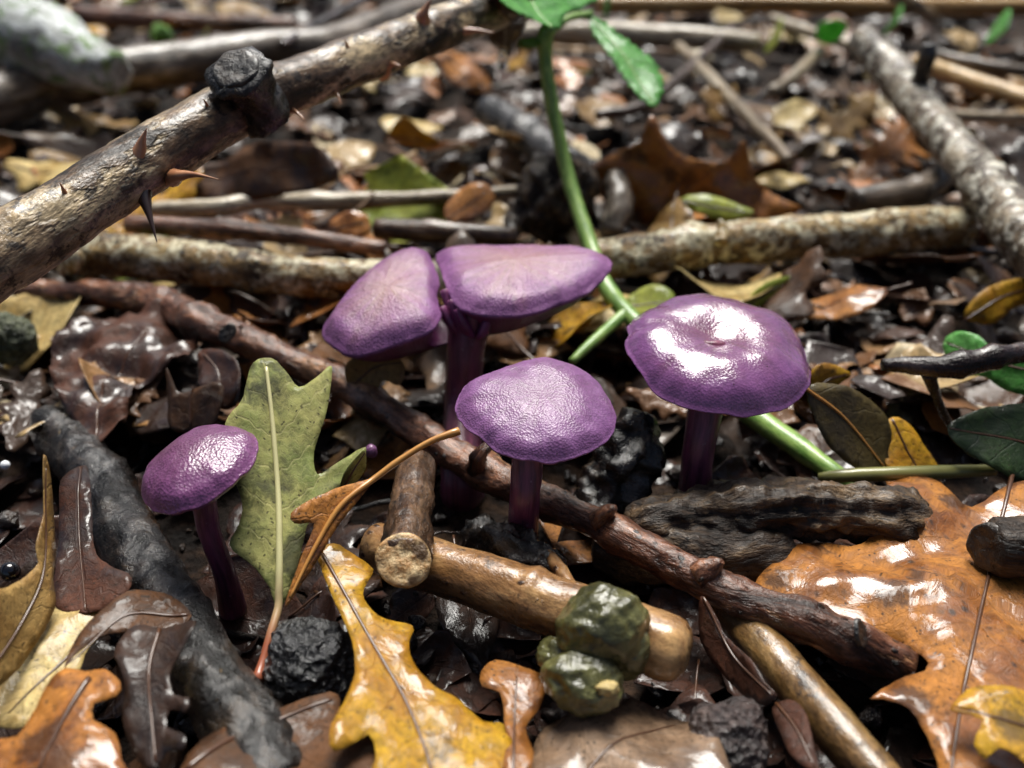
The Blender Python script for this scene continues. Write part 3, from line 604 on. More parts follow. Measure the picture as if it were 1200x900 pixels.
for i, (r, m, lb) in enumerate([
    ([(905, 22, 1.4, 12), (950, 38, 1.4, 13), (1000, 55, 1.4, 12)], 'b_pale', 'short whitish twig just before the straw-coloured stalk'),
    ([(1090, 62, 2.0, 12), (1150, 76, 2.0, 13), (1240, 88, 1.8, 12)], 'b_greylog', 'thin grey twig crossing behind the flattened yellowish stick'),
    ([(1105, 135, 1.5, 14), (1180, 138, 1.5, 14), (1260, 140, 1.5, 14)], 'b_pale', 'straight pale twig lying beyond the leaning branch'),
    ([(180, 246, 1.4, 19), (260, 242, 1.5, 22), (300, 236, 1.5, 20), (400, 236, 1.5, 21), (500, 232, 1.5, 18), (640, 222, 1.4, 15)], 'b_pale', 'long pale knotted twig lying behind the lichen-crusted branch'),
    ([(150, 262, 1.7, 22), (250, 268, 1.7, 24), (330, 275, 1.6, 22), (450, 292, 1.3, 18)], 'b_red', 'reddish peeling twig squeezed against the lichen-crusted branch'),
    ([(440, 268, 1.3, 24), (520, 272, 1.3, 26), (605, 278, 1.2, 22)], 'b_brown', 'short brown stick behind the split mushroom'),
    ([(330, 52, 2.6, 10), (385, 22, 2.6, 11), (440, -8, 2.6, 12)], 'b_twig', 'thin dark twig rising behind the thorny stem'),
    ([(700, 135, 1.5, 12), (760, 120, 1.6, 14), (830, 60, 1.6, 12), (860, 30, 1.6, 10)], 'b_brown', 'crooked brown twig beside the bramble shoot'),
    ([(575, 130, 1.6, 40), (625, 165, 1.6, 44), (690, 215, 1.4, 46)], 'b_black', 'thick black rotten stick behind the bramble shoot'),
    ([(960, 60, 1.4, 14), (930, 90, 1.4, 15), (905, 108, 1.4, 14)], 'b_pale', 'stubby pale twig lying across the far litter'),
    ([(1000, 235, 1.6, 30), (1080, 222, 1.6, 34), (1120, 190, 1.6, 30)], 'b_greylog', 'thick greyish stick before the leaning branch'),
]):
    branch('twig', stickpts(r), m, lb, 'twig', seg=14, seed=20+i, step=.25, amp=.07, knots=((.4, .2, .03),))
# long red-brown twig
pts = stickpts([(-20, 335, .8, 26), (60, 342, .9, 28), (130, 345, 1.1, 32), (190, 356, 1.2, 36), (235, 378, 1.3, 42), (285, 398, 1.2, 38), (345, 425, 1.0, 34), (400, 450, .9, 36), (450, 480, .8, 38), (510, 518, .75, 40), (570, 553, .7, 40), (640, 588, .8, 40), (700, 615, .9, 38), (760, 648, 1.0, 42), (830, 684, 1.0, 46), (900, 712, 1.0, 46), (960, 736, 1.0, 48), (1005, 756, .9, 54), (1062, 782, .6, 46)])
t = branch('red_brown_twig', pts, 'b_red', 'long red-brown knotted twig running under all the mushrooms', 'twig', seg=22, step=.09, amp=.13, freq=1.8, seed=14, knots=((.235, .18, .012), (.30, .14, .01), (.52, .12, .01), (.66, .22, .008), (.79, .28, .009), (.93, .22, .012)))
c = Vector(stickpts([(266, 390, 1.75, 40)])[0][:3]); cutface(t, c, (-.1, -.8, .5), .27, 'cutdark', 5, 'knot', .7)
c = Vector(stickpts([(1010, 742, 1.4, 40)])[0][:3]); cutface(t, c, (.75, -.4, .5), .24, 'cutdark', 5, 'knot', .8)
for i, r in enumerate([[(560, 548, .9, 26), (560, 535, 1.3, 20), (575, 520, 1.5, 10)], [(700, 612, 1.1, 26), (712, 601, 1.4, 20), (720, 595, 1.6, 8)], [(820, 675, 1.2, 34), (834, 666, 1.4, 26), (846, 658, 1.6, 9)]]):
    V, F, tc = tube(stickpts(r), 12, .07, .2, 3, i); obj('spur', V, F, M['b_red'], tc, t)
# tan stick with the cut stub
pts = stickpts([(440, 640, .7, 56), (500, 662, .9, 64), (560, 680, 1.0, 66), (640, 708, 1.0, 70), (720, 735, 1.0, 76), (785, 760, 1.0, 78), (803, 766, 1.0, 58)])
t = branch('tan_stick', pts, 'b_tan', 'thick smooth tan stick with dark pores and a pale cut stub', 'stick', seg=26, step=.1, amp=.05, seed=17, knots=((.55, .1, .02),))
st = stickpts([(488, 545, 1.2, 44), (484, 580, 1.4, 48), (478, 620, 1.6, 52), (474, 655, 1.75, 62)])
V, F, tc = tube(st, 22, .08, .08, 2, 3, ((.75, .12, .08),)); sb = obj('cut_stub', V, F, M['b_brown'], tc, t)
dv = Vector(st[3][:3])-Vector(st[2][:3]); cutface(sb, Vector(st[3][:3])+dv.normalized()*.12+Vector((0, -.05, .12)), (dv.normalized()*.5+Vector((0, -.3, .75))), .46, 'cutwood', 1.0, asp=1.05)
# spotted stick
branch('spotted_stick', stickpts([(850, 715, .3, 44), (890, 752, .6, 50), (950, 822, .7, 56), (1030, 915, .7, 60), (1060, 950, .7, 60)]), 'b_tan2', 'smooth yellowish stick dotted with black specks beside the big orange leaf', 'stick', seg=24, step=.1, amp=.04, seed=19)
# wet black rotten stick
branch('rotten_stick', stickpts([(60, 500, .2, 50), (110, 555, .45, 66), (145, 625, .55, 72), (190, 700, .6, 78), (240, 785, .7, 84), (290, 860, .7, 88), (330, 930, .7, 90)]), 'b_black', 'thick wet black rotten stick beside the small round-capped mushroom', 'stick', seg=26, step=.1, amp=.13, freq=1.6, seed=21)
# rotten wood chunk
branch('wood_chunk', stickpts([(738, 622, .5, 40), (770, 612, .7, 62), (840, 604, .8, 70), (930, 598, .85, 68), (1020, 602, .85, 66), (1070, 606, .8, 58), (1086, 606, .8, 40)]), 'b_dark', 'dark weathered chunk of rotten wood at the foot of the glossy mushroom', 'wood', seg=40, step=.07, amp=.26, freq=1.6, seed=23, ridges=.55, flat=.85)
branch('wood_chunk', stickpts([(700, 640, .2, 50), (780, 650, .3, 64), (850, 652, .4, 60), (905, 650, .4, 56), (925, 648, .4, 40)]), 'b_dark', 'smaller black wood chunk tucked under the weathered one', 'wood', seg=26, step=.09, amp=.18, seed=26, ridges=.25)
# sawn stub, thin twig with drop-off
pts = stickpts([(1164, 640, 1.5, 62), (1185, 640, 1.5, 66), (1280, 632, 1.5, 70)])
t = branch('sawn_stub', pts, 'b_dark', 'sawn end of a dark stick lying on the big orange leaf', 'stick', seg=22, step=.1, amp=.12, seed=31)
cutface(t, Vector(pts[0][:3])+Vector((-.1, -.04, 0)), (-1, -.45, .25), pts[0][3]*.92, 'cutdark', 6)
t = branch('dark_twig', stickpts([(1034, 427, 2.6, 14), (1060, 428, 2.6, 20), (1100, 430, 2.7, 26), (1140, 425, 2.8, 28), (1190, 414, 2.9, 24), (1290, 400, 2.8, 24)]), 'b_twig', 'thin dark wet twig jutting in above the green leaves', 'twig', seg=16, step=.1, amp=.1, freq=2, seed=33, knots=((.3, .25, .03), (.45, .3, .03)))
V, F, tc = tube(stickpts([(1088, 438, 2.5, 15), (1096, 460, 2.0, 13), (1104, 482, 1.5, 11), (1118, 505, .9, 9)]), 10, .1, .12, 2, 4); obj('side_twig', V, F, M['b_twig'], tc, t)
# upright dark bark between the mushrooms and other dark pieces
branch('bark_piece', stickpts([(690, 610, .1, 50), (715, 570, .6, 62), (738, 525, 1.3, 58), (752, 485, 1.9, 34)]), 'b_black', 'black upright bark piece between the pebbled and the glossy mushroom', 'bark', seg=30, step=.07, amp=.34, freq=1.9, seed=37, ridges=.5)
branch('bark_piece', stickpts([(560, 625, .3, 40), (600, 645, .8, 46), (640, 660, .9, 40), (655, 672, .9, 20)]), 'b_black', 'splintered black bark piece at the foot of the pebbled mushroom', 'bark', seg=28, step=.07, amp=.36, freq=2.0, seed=39, ridges=.5)
branch('wood_splinter', stickpts([(638, 640, 1.0, 6), (650, 658, 1.1, 16), (668, 684, 1.2, 18), (675, 692, 1.2, 8)]), 'b_tan', 'short pale splinter lying on the tan stick', 'splinter', seg=10, step=.06, amp=.2, seed=41)
branch('bark_piece', stickpts([(620, 268, .6, 50), (640, 240, 1.4, 74), (668, 215, 2.1, 76), (688, 198, 2.6, 44)]), 'b_dark', 'dark lichen-flecked rotten bark lump behind the bramble shoot', 'bark', seg=30, step=.08, amp=.36, freq=1.6, seed=43, ridges=.6)
branch('bark_piece', stickpts([(718, 272, .8, 26), (725, 240, 1.4, 34), (722, 205, 2.0, 26)]), 'b_greylog', 'narrow grey bark sliver behind the lichen-crusted branch', 'bark', seg=16, step=.12, amp=.2, seed=44)

# ------------------------------------------------------------------ lumps
t = thing('jelly_fungus', G(695, 800, .4), 'olive-green wrinkled jelly fungus growing on the tan stick', 'fungus')
for k, (px, py, d, r, ro) in enumerate([(706, 738, 15.0, (.76, .62, .78), .2), (684, 797, 14.6, (.64, .52, .46), -.2), (735, 760, 15.1, (.42, .4, .5), 0), (655, 770, 15.1, (.35, .35, .35), .4)]):
    V, F = blob(D(px, py, d), r, .13, 1.1, 3.3*k+1, 5, .0, ro); obj('lobe', V, F, M['olive_f'], None, t)
V, F = blob(D(712, 806, 14.15), (.17, .12, .1), .2, 2, 5, 3); obj('pale_patch', V, F, M['pale'], np.zeros((len(V), 3)), t)
V, F = blob(G(362, 782, .35), (.82, .75, .85), .1, 1.3, 7, 5, .16); tag(obj('black_lump', V, F, M['blacklump']), 'shiny black pebbled lump beside the yellow oak leaf', 'fungus')
V, F = blob(G(852, 868, .3), (.68, .6, .62), .16, 1.2, 12, 5, .05, .4, .3); tag(obj('stone', V, F, M['stone']), 'rough reddish-brown stone beside the black-specked stick', 'stone')
V, F = blob(G(10, 398, .9), (.72, .6, .72), .12, 1.4, 15, 5, .05); tag(obj('moss_lump', V, F, M['mosslump']), 'rounded grey-green mossy lump under the thorny stem', 'moss')
for k, (px, py, z, r) in enumerate([(6, 545, .9, .1), (110, 539, .8, .09)]):
    V, F = blob(G(px, py, z), (r, r, r), .03, 1, k, 3); tag(obj('white_bead', V, F, M['white']), 'tiny round white fungus bead on the dark litter by the rotten stick', 'fungus', 'white fungus beads')
V, F = blob(G(12, 670, 1.6), (.17, .17, .18), .04, 1, 3, 3); tag(obj('black_bead', V, F, M['blackbead']), 'tiny shiny black bead above the pale curled leaf', 'bead')
V, F = blob(D(589, 70, 25.6), (.16, .16, .26), .02, 1, 3, 4); tag(obj('water_drop', V, F, M['water']), 'clear water drop hanging from the dark leaf under the thorny stem', 'drop')

# ------------------------------------------------------------------ traced leaves
hero_leaf('oak_leaf', [(297, 424), (318, 419), (335, 436), (350, 454), (370, 444), (388, 430), (386, 462), (380, 492), (368, 530), (372, 556), (395, 543), (427, 528), (416, 556), (385, 585), (362, 612), (352, 650), (340, 690), (326, 716), (316, 690), (300, 668), (283, 655), (268, 640), (280, 615), (284, 590), (276, 565), (266, 530), (264, 495), (283, 470), (288, 450)],
          [(318, 420, 3.6), (326, 712, .9), (388, 500, 2.6)], [(326, 712), (327, 650), (326, 580), (320, 500), (312, 430)], 'green_oak', 'yellowish-green lobed oak leaf standing upright by the small mushroom', ripple=.1, cup=.06, space=.13, rib='rib', ribw=.075, stalk=[(302, 797, .5, 1.6), (308, 775, .6, 1.1), (318, 740, .8, 1.0)], seed=3.5)
hero_leaf('oak_leaf', [(440, 560), (425, 580), (405, 605), (390, 625), (375, 652), (350, 690), (334, 712), (343, 680), (358, 640), (368, 614), (345, 614), (340, 602), (360, 588), (380, 578), (400, 570), (420, 565)],
          [(440, 560, 2.4), (336, 710, 1.3), (342, 602, 2.3)], [(440, 560), (400, 592), (370, 640), (340, 700)], 'orange', 'narrow orange oak leaf with long stalk leaning on the green one', ripple=.12, cup=.1, space=.12, rib='rib_brown', ribw=.06, stalk=[(538, 505, 2.9, 1.3), (505, 517, 2.8, 1.0), (470, 538, 2.6, 1.0)], seed=9)
hero_leaf('oak_leaf', [(372, 648), (390, 640), (412, 652), (437, 670), (425, 697), (443, 722), (483, 733), (479, 760), (500, 797), (540, 823), (567, 845), (593, 847), (598, 900), (570, 960), (470, 960), (436, 912), (440, 886), (432, 863), (418, 870), (392, 881), (385, 862), (402, 826), (415, 790), (410, 745), (390, 700)],
          [(380, 650, 1.5), (500, 900, 1.2), (590, 850, .9)], [(378, 650), (400, 690), (440, 760), (475, 820), (505, 900), (520, 960)], 'yellow', 'bright yellow oak leaf with rounded lobes beside the black pebbled lump', ripple=.14, cup=-.03, space=.14, rib='rib_dark', ribw=.035, seed=12)
hero_leaf('oak_leaf', [(563, 790), (580, 776), (610, 785), (638, 800), (632, 830), (615, 855), (624, 885), (615, 930), (588, 930), (592, 860), (585, 815), (565, 808)],
          [(570, 790, .8), (635, 800, .7), (600, 900, .9)], [(600, 930), (602, 860), (605, 790)], 'orange', 'narrow rusty leaf strip beside the bright yellow oak leaf', ripple=.2, cup=.1, space=.14, seed=15)
hero_leaf('oak_leaf', [(885, 672), (925, 640), (960, 628), (1010, 630), (1040, 596), (1040, 562), (1075, 550), (1110, 572), (1140, 590), (1200, 565), (1280, 590), (1300, 700), (1290, 930), (1120, 940), (1098, 895), (1073, 848), (1053, 831), (1033, 824), (1018, 826), (1050, 800), (1083, 791), (1088, 778), (1054, 748), (1017, 734), (960, 720), (930, 708), (900, 688)],
          [(900, 680, .8), (1200, 600, 1.0), (1100, 890, 1.0)], [(1190, 540), (1155, 690), (1140, 757), (1125, 830), (1110, 930)], 'orange', 'big glossy wet orange-brown oak leaf under the sawn stick end', ripple=.3, cup=-.02, space=.2, rib='rib_dark', ribw=.05, seed=18, quilt=.05, rfreq=.55)
hero_leaf('oak_leaf', [(1113, 832), (1133, 810), (1160, 806), (1200, 812), (1250, 830), (1240, 920), (1210, 905), (1190, 892), (1168, 880), (1153, 894), (1140, 875), (1150, 845), (1135, 838)],
          [(1115, 832, 1.6), (1200, 815, 1.7), (1155, 890, 1.5)], [(1250, 870), (1190, 850), (1120, 830)], 'yellow', 'small shiny yellow leaf lying on the big orange-brown oak leaf', ripple=.12, cup=.08, space=.14, seed=21)
hero_leaf('oak_leaf', [(0, 690), (25, 680), (45, 660), (42, 640), (54, 600), (52, 560), (50, 533), (58, 545), (66, 590), (67, 640), (58, 680), (55, 715), (40, 755), (15, 790), (-30, 810), (-60, 700)],
          [(52, 540, 3.0), (0, 690, 2.4), (0, 800, 1.5)], [(-30, 810), (30, 720), (55, 640), (54, 540)], 'tan', 'pale tan leaf with a curled upright tip over the red-brown leaf', ripple=.16, cup=.1, space=.14, seed=24)
hero_leaf('oak_leaf', [(55, 712), (100, 715), (150, 700), (140, 730), (105, 760), (88, 800), (60, 832), (20, 850), (-20, 830), (10, 770)],
          [(60, 715, 1.1), (150, 700, .9), (20, 850, 1.0)], [(150, 700), (80, 770), (0, 840)], 'pale', 'straw-pale crumpled leaf lying under the pale tan one', ripple=.22, space=.15, seed=27)
hero_leaf('oak_leaf', [(77, 783), (100, 787), (123, 785), (141, 800), (137, 817), (112, 827), (113, 847), (133, 858), (142, 890), (150, 930), (-10, 940), (-25, 870), (20, 862), (47, 817), (66, 790)],
          [(100, 790, 1.7), (140, 890, 1.5), (0, 860, 1.5)], [(105, 796), (75, 850), (40, 920)], 'orange', 'orange-tan lobed oak leaf with dark midrib beside the rotten stick', ripple=.14, cup=-.04, space=.14, rib='rib_dark', ribw=.055, seed=30)
hero_leaf('oak_leaf', [(160, 735), (190, 733), (225, 728), (233, 740), (215, 770), (200, 790), (205, 815), (223, 820), (220, 838), (200, 830), (195, 850), (222, 868), (218, 884), (195, 880), (180, 900), (160, 890), (145, 850), (150, 800), (140, 770)],
          [(160, 735, 1.7), (220, 735, 1.8), (180, 890, 1.4)], [(185, 735), (175, 800), (180, 890)], 'darkbrown', 'dark purplish-brown lobed leaf draped on the rotten stick', ripple=.25, cup=.25, space=.13, seed=33)
hero_leaf('oak_leaf', [(75, 562), (100, 545), (108, 580), (110, 640), (130, 665), (157, 682), (140, 708), (100, 718), (62, 705), (68, 640), (70, 600)],
          [(95, 550, 1.5), (140, 700, 1.2), (65, 690, 1.2)], [(95, 548), (92, 630), (100, 715)], 'redbrown', 'smooth dark red-brown leaf leaning on the rotten stick', ripple=.14, cup=.06, space=.15, seed=36)
hero_leaf('oak_leaf', [(140, 700), (165, 690), (200, 695), (225, 720), (195, 735), (160, 740), (120, 745), (85, 770), (75, 790), (90, 745)],
          [(150, 695, 1.6), (220, 720, 1.4), (80, 780, 1.6)], [(220, 718), (150, 720), (80, 780)], 'brown', 'torn brown leaf bridging the rotten stick and the orange-tan leaf', ripple=.25, space=.13, seed=38)
hero_leaf('oak_leaf', [(215, 905), (255, 858), (300, 836), (370, 818), (396, 816), (402, 850), (445, 880), (440, 950), (220, 960)],
          [(260, 855, 1.2), (400, 820, 1.0), (330, 930, 1.2)], [(220, 910), (300, 850), (400, 818)], 'brown', 'broad wet brown leaf below the black pebbled lump', ripple=.25, space=.16, seed=40, rib='rib_dark', ribw=.05)
hero_leaf('oak_leaf', [(625, 870), (670, 838), (740, 815), (800, 832), (835, 860), (850, 960), (620, 960)],
          [(640, 860, .5), (830, 850, .5), (740, 930, .8)], [(640, 950), (720, 880), (800, 835)], 'grey', 'wet glassy greyish-brown leaf under the jelly fungus', ripple=.3, space=.17, seed=43)
hero_leaf('oak_leaf', [(822, 698), (838, 724), (848, 746), (880, 772), (900, 800), (914, 815), (890, 825), (850, 795), (822, 752)],
          [(825, 700, 1.1), (910, 815, 1.0), (825, 750, .6)], [(825, 700), (855, 765), (910, 815)], 'redbrown', 'narrow dark leaf sliver between red-brown twig and reddish stone', ripple=.15, cup=.15, space=.13, seed=45)
hero_leaf('oak_leaf', [(905, 830), (925, 822), (945, 840), (955, 880), (958, 905), (930, 890), (915, 860)],
          [(910, 830, .7), (950, 850, .9), (940, 900, .9)], [(910, 825), (935, 860), (955, 900)], 'redbrown', 'small torn dark leaf against the black-specked stick', ripple=.15, cup=.1, space=.12, seed=47)
hero_leaf('broad_leaf', [(948, 455), (985, 451), (1020, 468), (1045, 498), (1040, 530), (1042, 556), (1000, 548), (965, 512)],
          [(985, 452, 2.3), (1042, 552, .6), (950, 480, 2.0)], [(945, 455), (990, 490), (1042, 556)], 'olive', 'smooth olive-brown oval leaf standing behind the glossy mushroom', ripple=.06, cup=-.06, space=.17, seed=49, rib='rib_brown', ribw=.04)
hero_leaf('oak_leaf', [(1040, 492), (1065, 498), (1085, 525), (1100, 552), (1062, 556), (1040, 545)],
          [(1042, 492, 1.3), (1100, 552, .5), (1040, 545, .8)], [(1045, 492), (1065, 530), (1080, 556)], 'yellow', 'short ochre leaf piece beside the olive-brown oval leaf', ripple=.12, cup=-.1, space=.15, seed=52)
hero_leaf('oak_leaf', [(60, 402), (100, 378), (150, 362), (200, 365), (232, 388), (222, 420), (185, 440), (160, 450), (148, 500), (112, 520), (85, 490), (62, 450)],
          [(60, 402, 1.2), (230, 390, 1.1), (110, 520, .8)], [(110, 515), (130, 440), (200, 370)], 'redbrown', 'crumpled wet dark brown leaf below the red-brown twig', ripple=.55, space=.16, seed=55, rfreq=1.1)
hero_leaf('oak_leaf', [(198, 432), (210, 460), (225, 458), (250, 448), (264, 455), (262, 480), (248, 502), (205, 505), (198, 470)],
          [(200, 432, 1.8), (262, 455, 1.6), (225, 500, .9)], [(225, 500), (225, 460), (230, 450)], 'brown', 'small lobed brown leaf behind the small mushroom', ripple=.12, cup=.1, space=.13, seed=58)
hero_leaf('oak_leaf', [(232, 415), (262, 412), (284, 430), (286, 465), (265, 482), (245, 460)],
          [(235, 415, 1.6), (284, 430, 1.7), (260, 480, 1.0)], [(240, 415), (260, 440), (265, 480)], 'redbrown', 'rounded reddish-brown leaf between red-brown twig and green oak leaf', ripple=.2, cup=.35, space=.13, seed=61)
hero_leaf('oak_leaf', [(405, 430), (425, 413), (455, 410), (474, 428), (470, 450), (450, 445), (440, 462), (412, 458)],
          [(405, 432, 1.5), (472, 428, 1.6), (430, 460, 1.0)], [(410, 455), (440, 430), (470, 425)], 'tan', 'curled tan leaf under the split mushroom cap', ripple=.2, cup=.5, space=.13, seed=63)
hero_leaf('small_leaf', [(398, 578), (404, 552), (420, 532), (428, 528), (426, 550), (412, 570)], [(400, 576, 2.0), (427, 530, 2.6), (405, 555, 2.4)], [(399, 577), (412, 552), (427, 530)], 'green_oak', 'small soft green leaflet tucked behind the narrow orange leaf', ripple=.05, space=.1, seed=65)
# far traced leaves
hero_leaf('oak_leaf', [(690, 205), (720, 178), (750, 165), (765, 132), (785, 168), (815, 185), (850, 190), (872, 165), (882, 205), (905, 228), (940, 243), (890, 262), (800, 264), (730, 255)],
          [(765, 135, 4.0), (690, 215, 1.6), (930, 245, 1.4)], [(730, 255), (800, 225), (870, 170)], 'orange', 'big folded orange-brown leaf behind the lichen-crusted branch', ripple=.5, cup=.04, space=.35, seed=68)
hero_leaf('small_leaf', [(798, 232), (830, 228), (860, 238), (885, 250), (850, 258), (810, 248)], [(798, 235, 2.0), (885, 250, 1.8), (830, 256, 1.6)], [(798, 236), (840, 244), (885, 250)], 'yellowgreen', 'small yellow-green leaf lying on the folded orange-brown leaf', ripple=.15, space=.25, seed=70)
hero_leaf('grass_blade', [(868, 362), (880, 345), (905, 328), (940, 322), (925, 340), (900, 356), (878, 364)], [(870, 362, 1.0), (940, 322, 1.4), (900, 326, 1.6)], [(870, 362), (905, 340), (940, 322)], 'yellowgreen', 'pale yellow-green blade poking out behind the glossy mushroom', ripple=.05, cup=.2, space=.2, seed=72)
hero_leaf('oak_leaf', [(1130, 372), (1145, 345), (1175, 330), (1215, 325), (1215, 350), (1185, 362), (1160, 380)], [(1130, 372, 1.2), (1215, 330, 1.8), (1160, 378, 1.0)], [(1130, 375), (1170, 350), (1215, 335)], 'yellow', 'bright yellow leaf lying below the leaning branch', ripple=.2, cup=.15, space=.2, seed=74)
hero_leaf('oak_leaf', [(948, 440), (965, 425), (998, 438), (980, 452), (955, 468)], [(948, 440, 1.8), (998, 438, 1.6), (955, 466, 1.3)], [(952, 462), (970, 445), (998, 438)], 'yellow', 'little yellow leaf tip peeping out behind the olive-brown oval leaf', ripple=.08, space=.15, seed=76)
hero_leaf('oak_leaf', [(735, 350), (765, 335), (790, 345), (785, 365), (760, 372), (740, 368)], [(735, 352, 1.0), (790, 345, 1.2), (760, 372, .8)], [(735, 360), (790, 352)], 'yellowgreen', 'yellowish leaf lying beneath the bramble shoot', ripple=.15, space=.18, seed=78)
hero_leaf('bramble_leaf', [(1105, 405), (1118, 388), (1145, 392), (1165, 408), (1215, 412), (1225, 462), (1180, 458), (1150, 440), (1120, 440)], [(1105, 400, 1.8), (1215, 420, 2.2), (1150, 445, 1.4)], [(1230, 440), (1170, 425), (1110, 402)], 'green', 'bright green leaf lying beneath the thin dark twig', ripple=.15, cup=.06, space=.18, seed=80)
hero_leaf('bramble_leaf', [(1110, 500), (1140, 482), (1170, 476), (1230, 480), (1240, 570), (1190, 566), (1150, 545), (1120, 522)], [(1110, 500, 1.6), (1230, 480, 1.8), (1180, 565, .8)], [(1240, 530), (1180, 515), (1112, 502)], 'darkgreen', 'broad dark green leaf hanging below the bright green one', ripple=.15, cup=.05, space=.18, seed=82)
hero_leaf('small_leaf', [(520, 245), (545, 218), (570, 215), (580, 235), (560, 255), (530, 262)], [(520, 250, 1.6), (575, 220, 2.2), (540, 260, 1.4)], [(522, 258), (575, 222)], 'orange', 'small orange leaf leaning on the pale knotted twig', ripple=.15, space=.2, seed=84)
hero_leaf('small_leaf', [(455, 160), (470, 140), (500, 155), (515, 168), (480, 172)], [(455, 162, 2.0), (500, 155, 2.6), (480, 172, 1.8)], [(455, 162), (512, 166)], 'yellow', 'small yellow leaf lying behind the thorny stem', ripple=.2, space=.25, seed=86)
hero_leaf('small_leaf', [(385, 262), (405, 248), (430, 252), (432, 275), (400, 280)], [(385, 265, 1.6), (430, 252, 1.9), (400, 280, 1.3)], [(385, 270), (432, 260)], 'orange', 'rust-orange leaf scrap under the pale knotted twig', ripple=.2, space=.2, seed=88)
hero_leaf('oak_leaf', [(200, 205), (260, 185), (320, 165), (380, 175), (400, 210), (350, 225), (280, 238), (215, 232)], [(200, 210, 1.6), (380, 175, 3.4), (280, 238, 1.4)], [(205, 220), (300, 200), (400, 195)], 'brown', 'broad brown leaf in the shade of the thorny stem', ripple=.4, cup=.05, space=.28, seed=90)
hero_leaf('bramble_leaf', [(568, 30), (560, 5), (590, -5), (620, 10), (612, 40), (600, 62), (590, 72), (580, 55)], [(565, 20, 7.4), (615, 15, 7.6), (590, 70, 5.6)], [(590, -5), (592, 40), (590, 72)], 'darkbrown', 'dark withered leaf hanging at the end of the thorny stem', ripple=.3, cup=.2, space=.16, seed=92)

# ------------------------------------------------------------------ bramble shoot
t = thing('bramble_shoot', G(1005, 575, .2), 'fresh green bramble shoot creeping under the branch and rising with toothed leaves', 'plant')
pts = [(*G(1010, 580, .2), .2)]+dpts([(1000, 572, 19.9, 22), (950, 535, 20.6, 27), (905, 503, 21.5, 27), (860, 472, 22.2, 26), (800, 425, 23.4, 24), (745, 378, 24.6, 22), (712, 338, 25.3, 19), (690, 282, 26.4, 18), (668, 215, 27.2, 17), (653, 150, 27.2, 16), (642, 95, 26.9, 16), (638, 45, 26.5, 16), (645, 30, 26.3, 13)])
V, F, tc = tube(pts, 14, .2, .05, 1.2, 4, ((.5, .12, .02), (.99, .3, .03))); obj('stem', V, F, M['stalk'], tc, t)
V, F, tc = tube(dpts([(735, 366, 24.8, 16), (718, 380, 24.5, 15), (698, 398, 24.0, 13), (670, 424, 23.5, 9)]), 10, .15, .08, 2, 3); obj('side_shoot', V, F, M['stalk'], tc, t)
def teeth(pts, k=.12):
    out = []
    for p, q in zip(pts, pts[1:]+pts[:1]):
        n = max(1, int(math.hypot(q[0]-p[0], q[1]-p[1])/9)); nx, ny = -(q[1]-p[1]), q[0]-p[0]; L = math.hypot(nx, ny)+1e-6
        for i in range(n): out += [(p[0]+(q[0]-p[0])*i/n, p[1]+(q[1]-p[1])*i/n), (p[0]+(q[0]-p[0])*(i+.75)/n-nx/L*2.6, p[1]+(q[1]-p[1])*(i+.75)/n-ny/L*2.6)]
    return out
BK = dict(parent=t, at=D, rib='stalk', space=.16, ripple=.12, quilt=.07)
hero_leaf('leaf', teeth([(566, -2), (585, 10), (602, 22), (622, 31), (640, 36), (656, 34), (664, 18), (690, 14), (712, -10), (700, -60), (640, -90), (580, -60)]), [(566, -2, 24.6), (650, 34, 26.2), (640, -90, 33)], [(645, 34), (620, -10), (600, -70)], 'green', '', cup=.05, seed=101, **BK)
hero_leaf('leaf', teeth([(688, 14), (712, 30), (738, 52), (762, 66), (776, 92), (775, 112), (766, 126), (748, 112), (730, 90), (712, 62), (696, 38)]), [(688, 14, 28.4), (768, 124, 26.4), (770, 70, 27.6)], [(690, 16), (730, 66), (767, 124)], 'green', '', cup=-.12, seed=103, **BK)
hero_leaf('leaf', [(606, 50), (618, 42), (634, 42), (636, 50), (624, 58), (612, 58)], [(606, 50, 26.2), (636, 48, 26.5), (620, 58, 26.0)], [(635, 47), (606, 50)], 'yellowgreen', '', seed=105, parent=t, at=D, rib='stalk', space=.12)
V, F, tc = tube(dpts([(638, 44, 26.5, 10), (665, 22, 27.2, 9), (692, 16, 28.4, 8)]), 8, .15, .05, 2, 1); obj('leaf_stalk', V, F, M['stalk'], tc, t)
branch('plant_stalk', stickpts([(960, 560, .5, 12), (1000, 557, .7, 17), (1080, 554, .8, 17), (1165, 551, .7, 14)]), 'stalk_olive', 'thin olive-green stalk lying flat behind the rotten wood chunk', 'stalk', seg=12, seed=3, amp=.03)
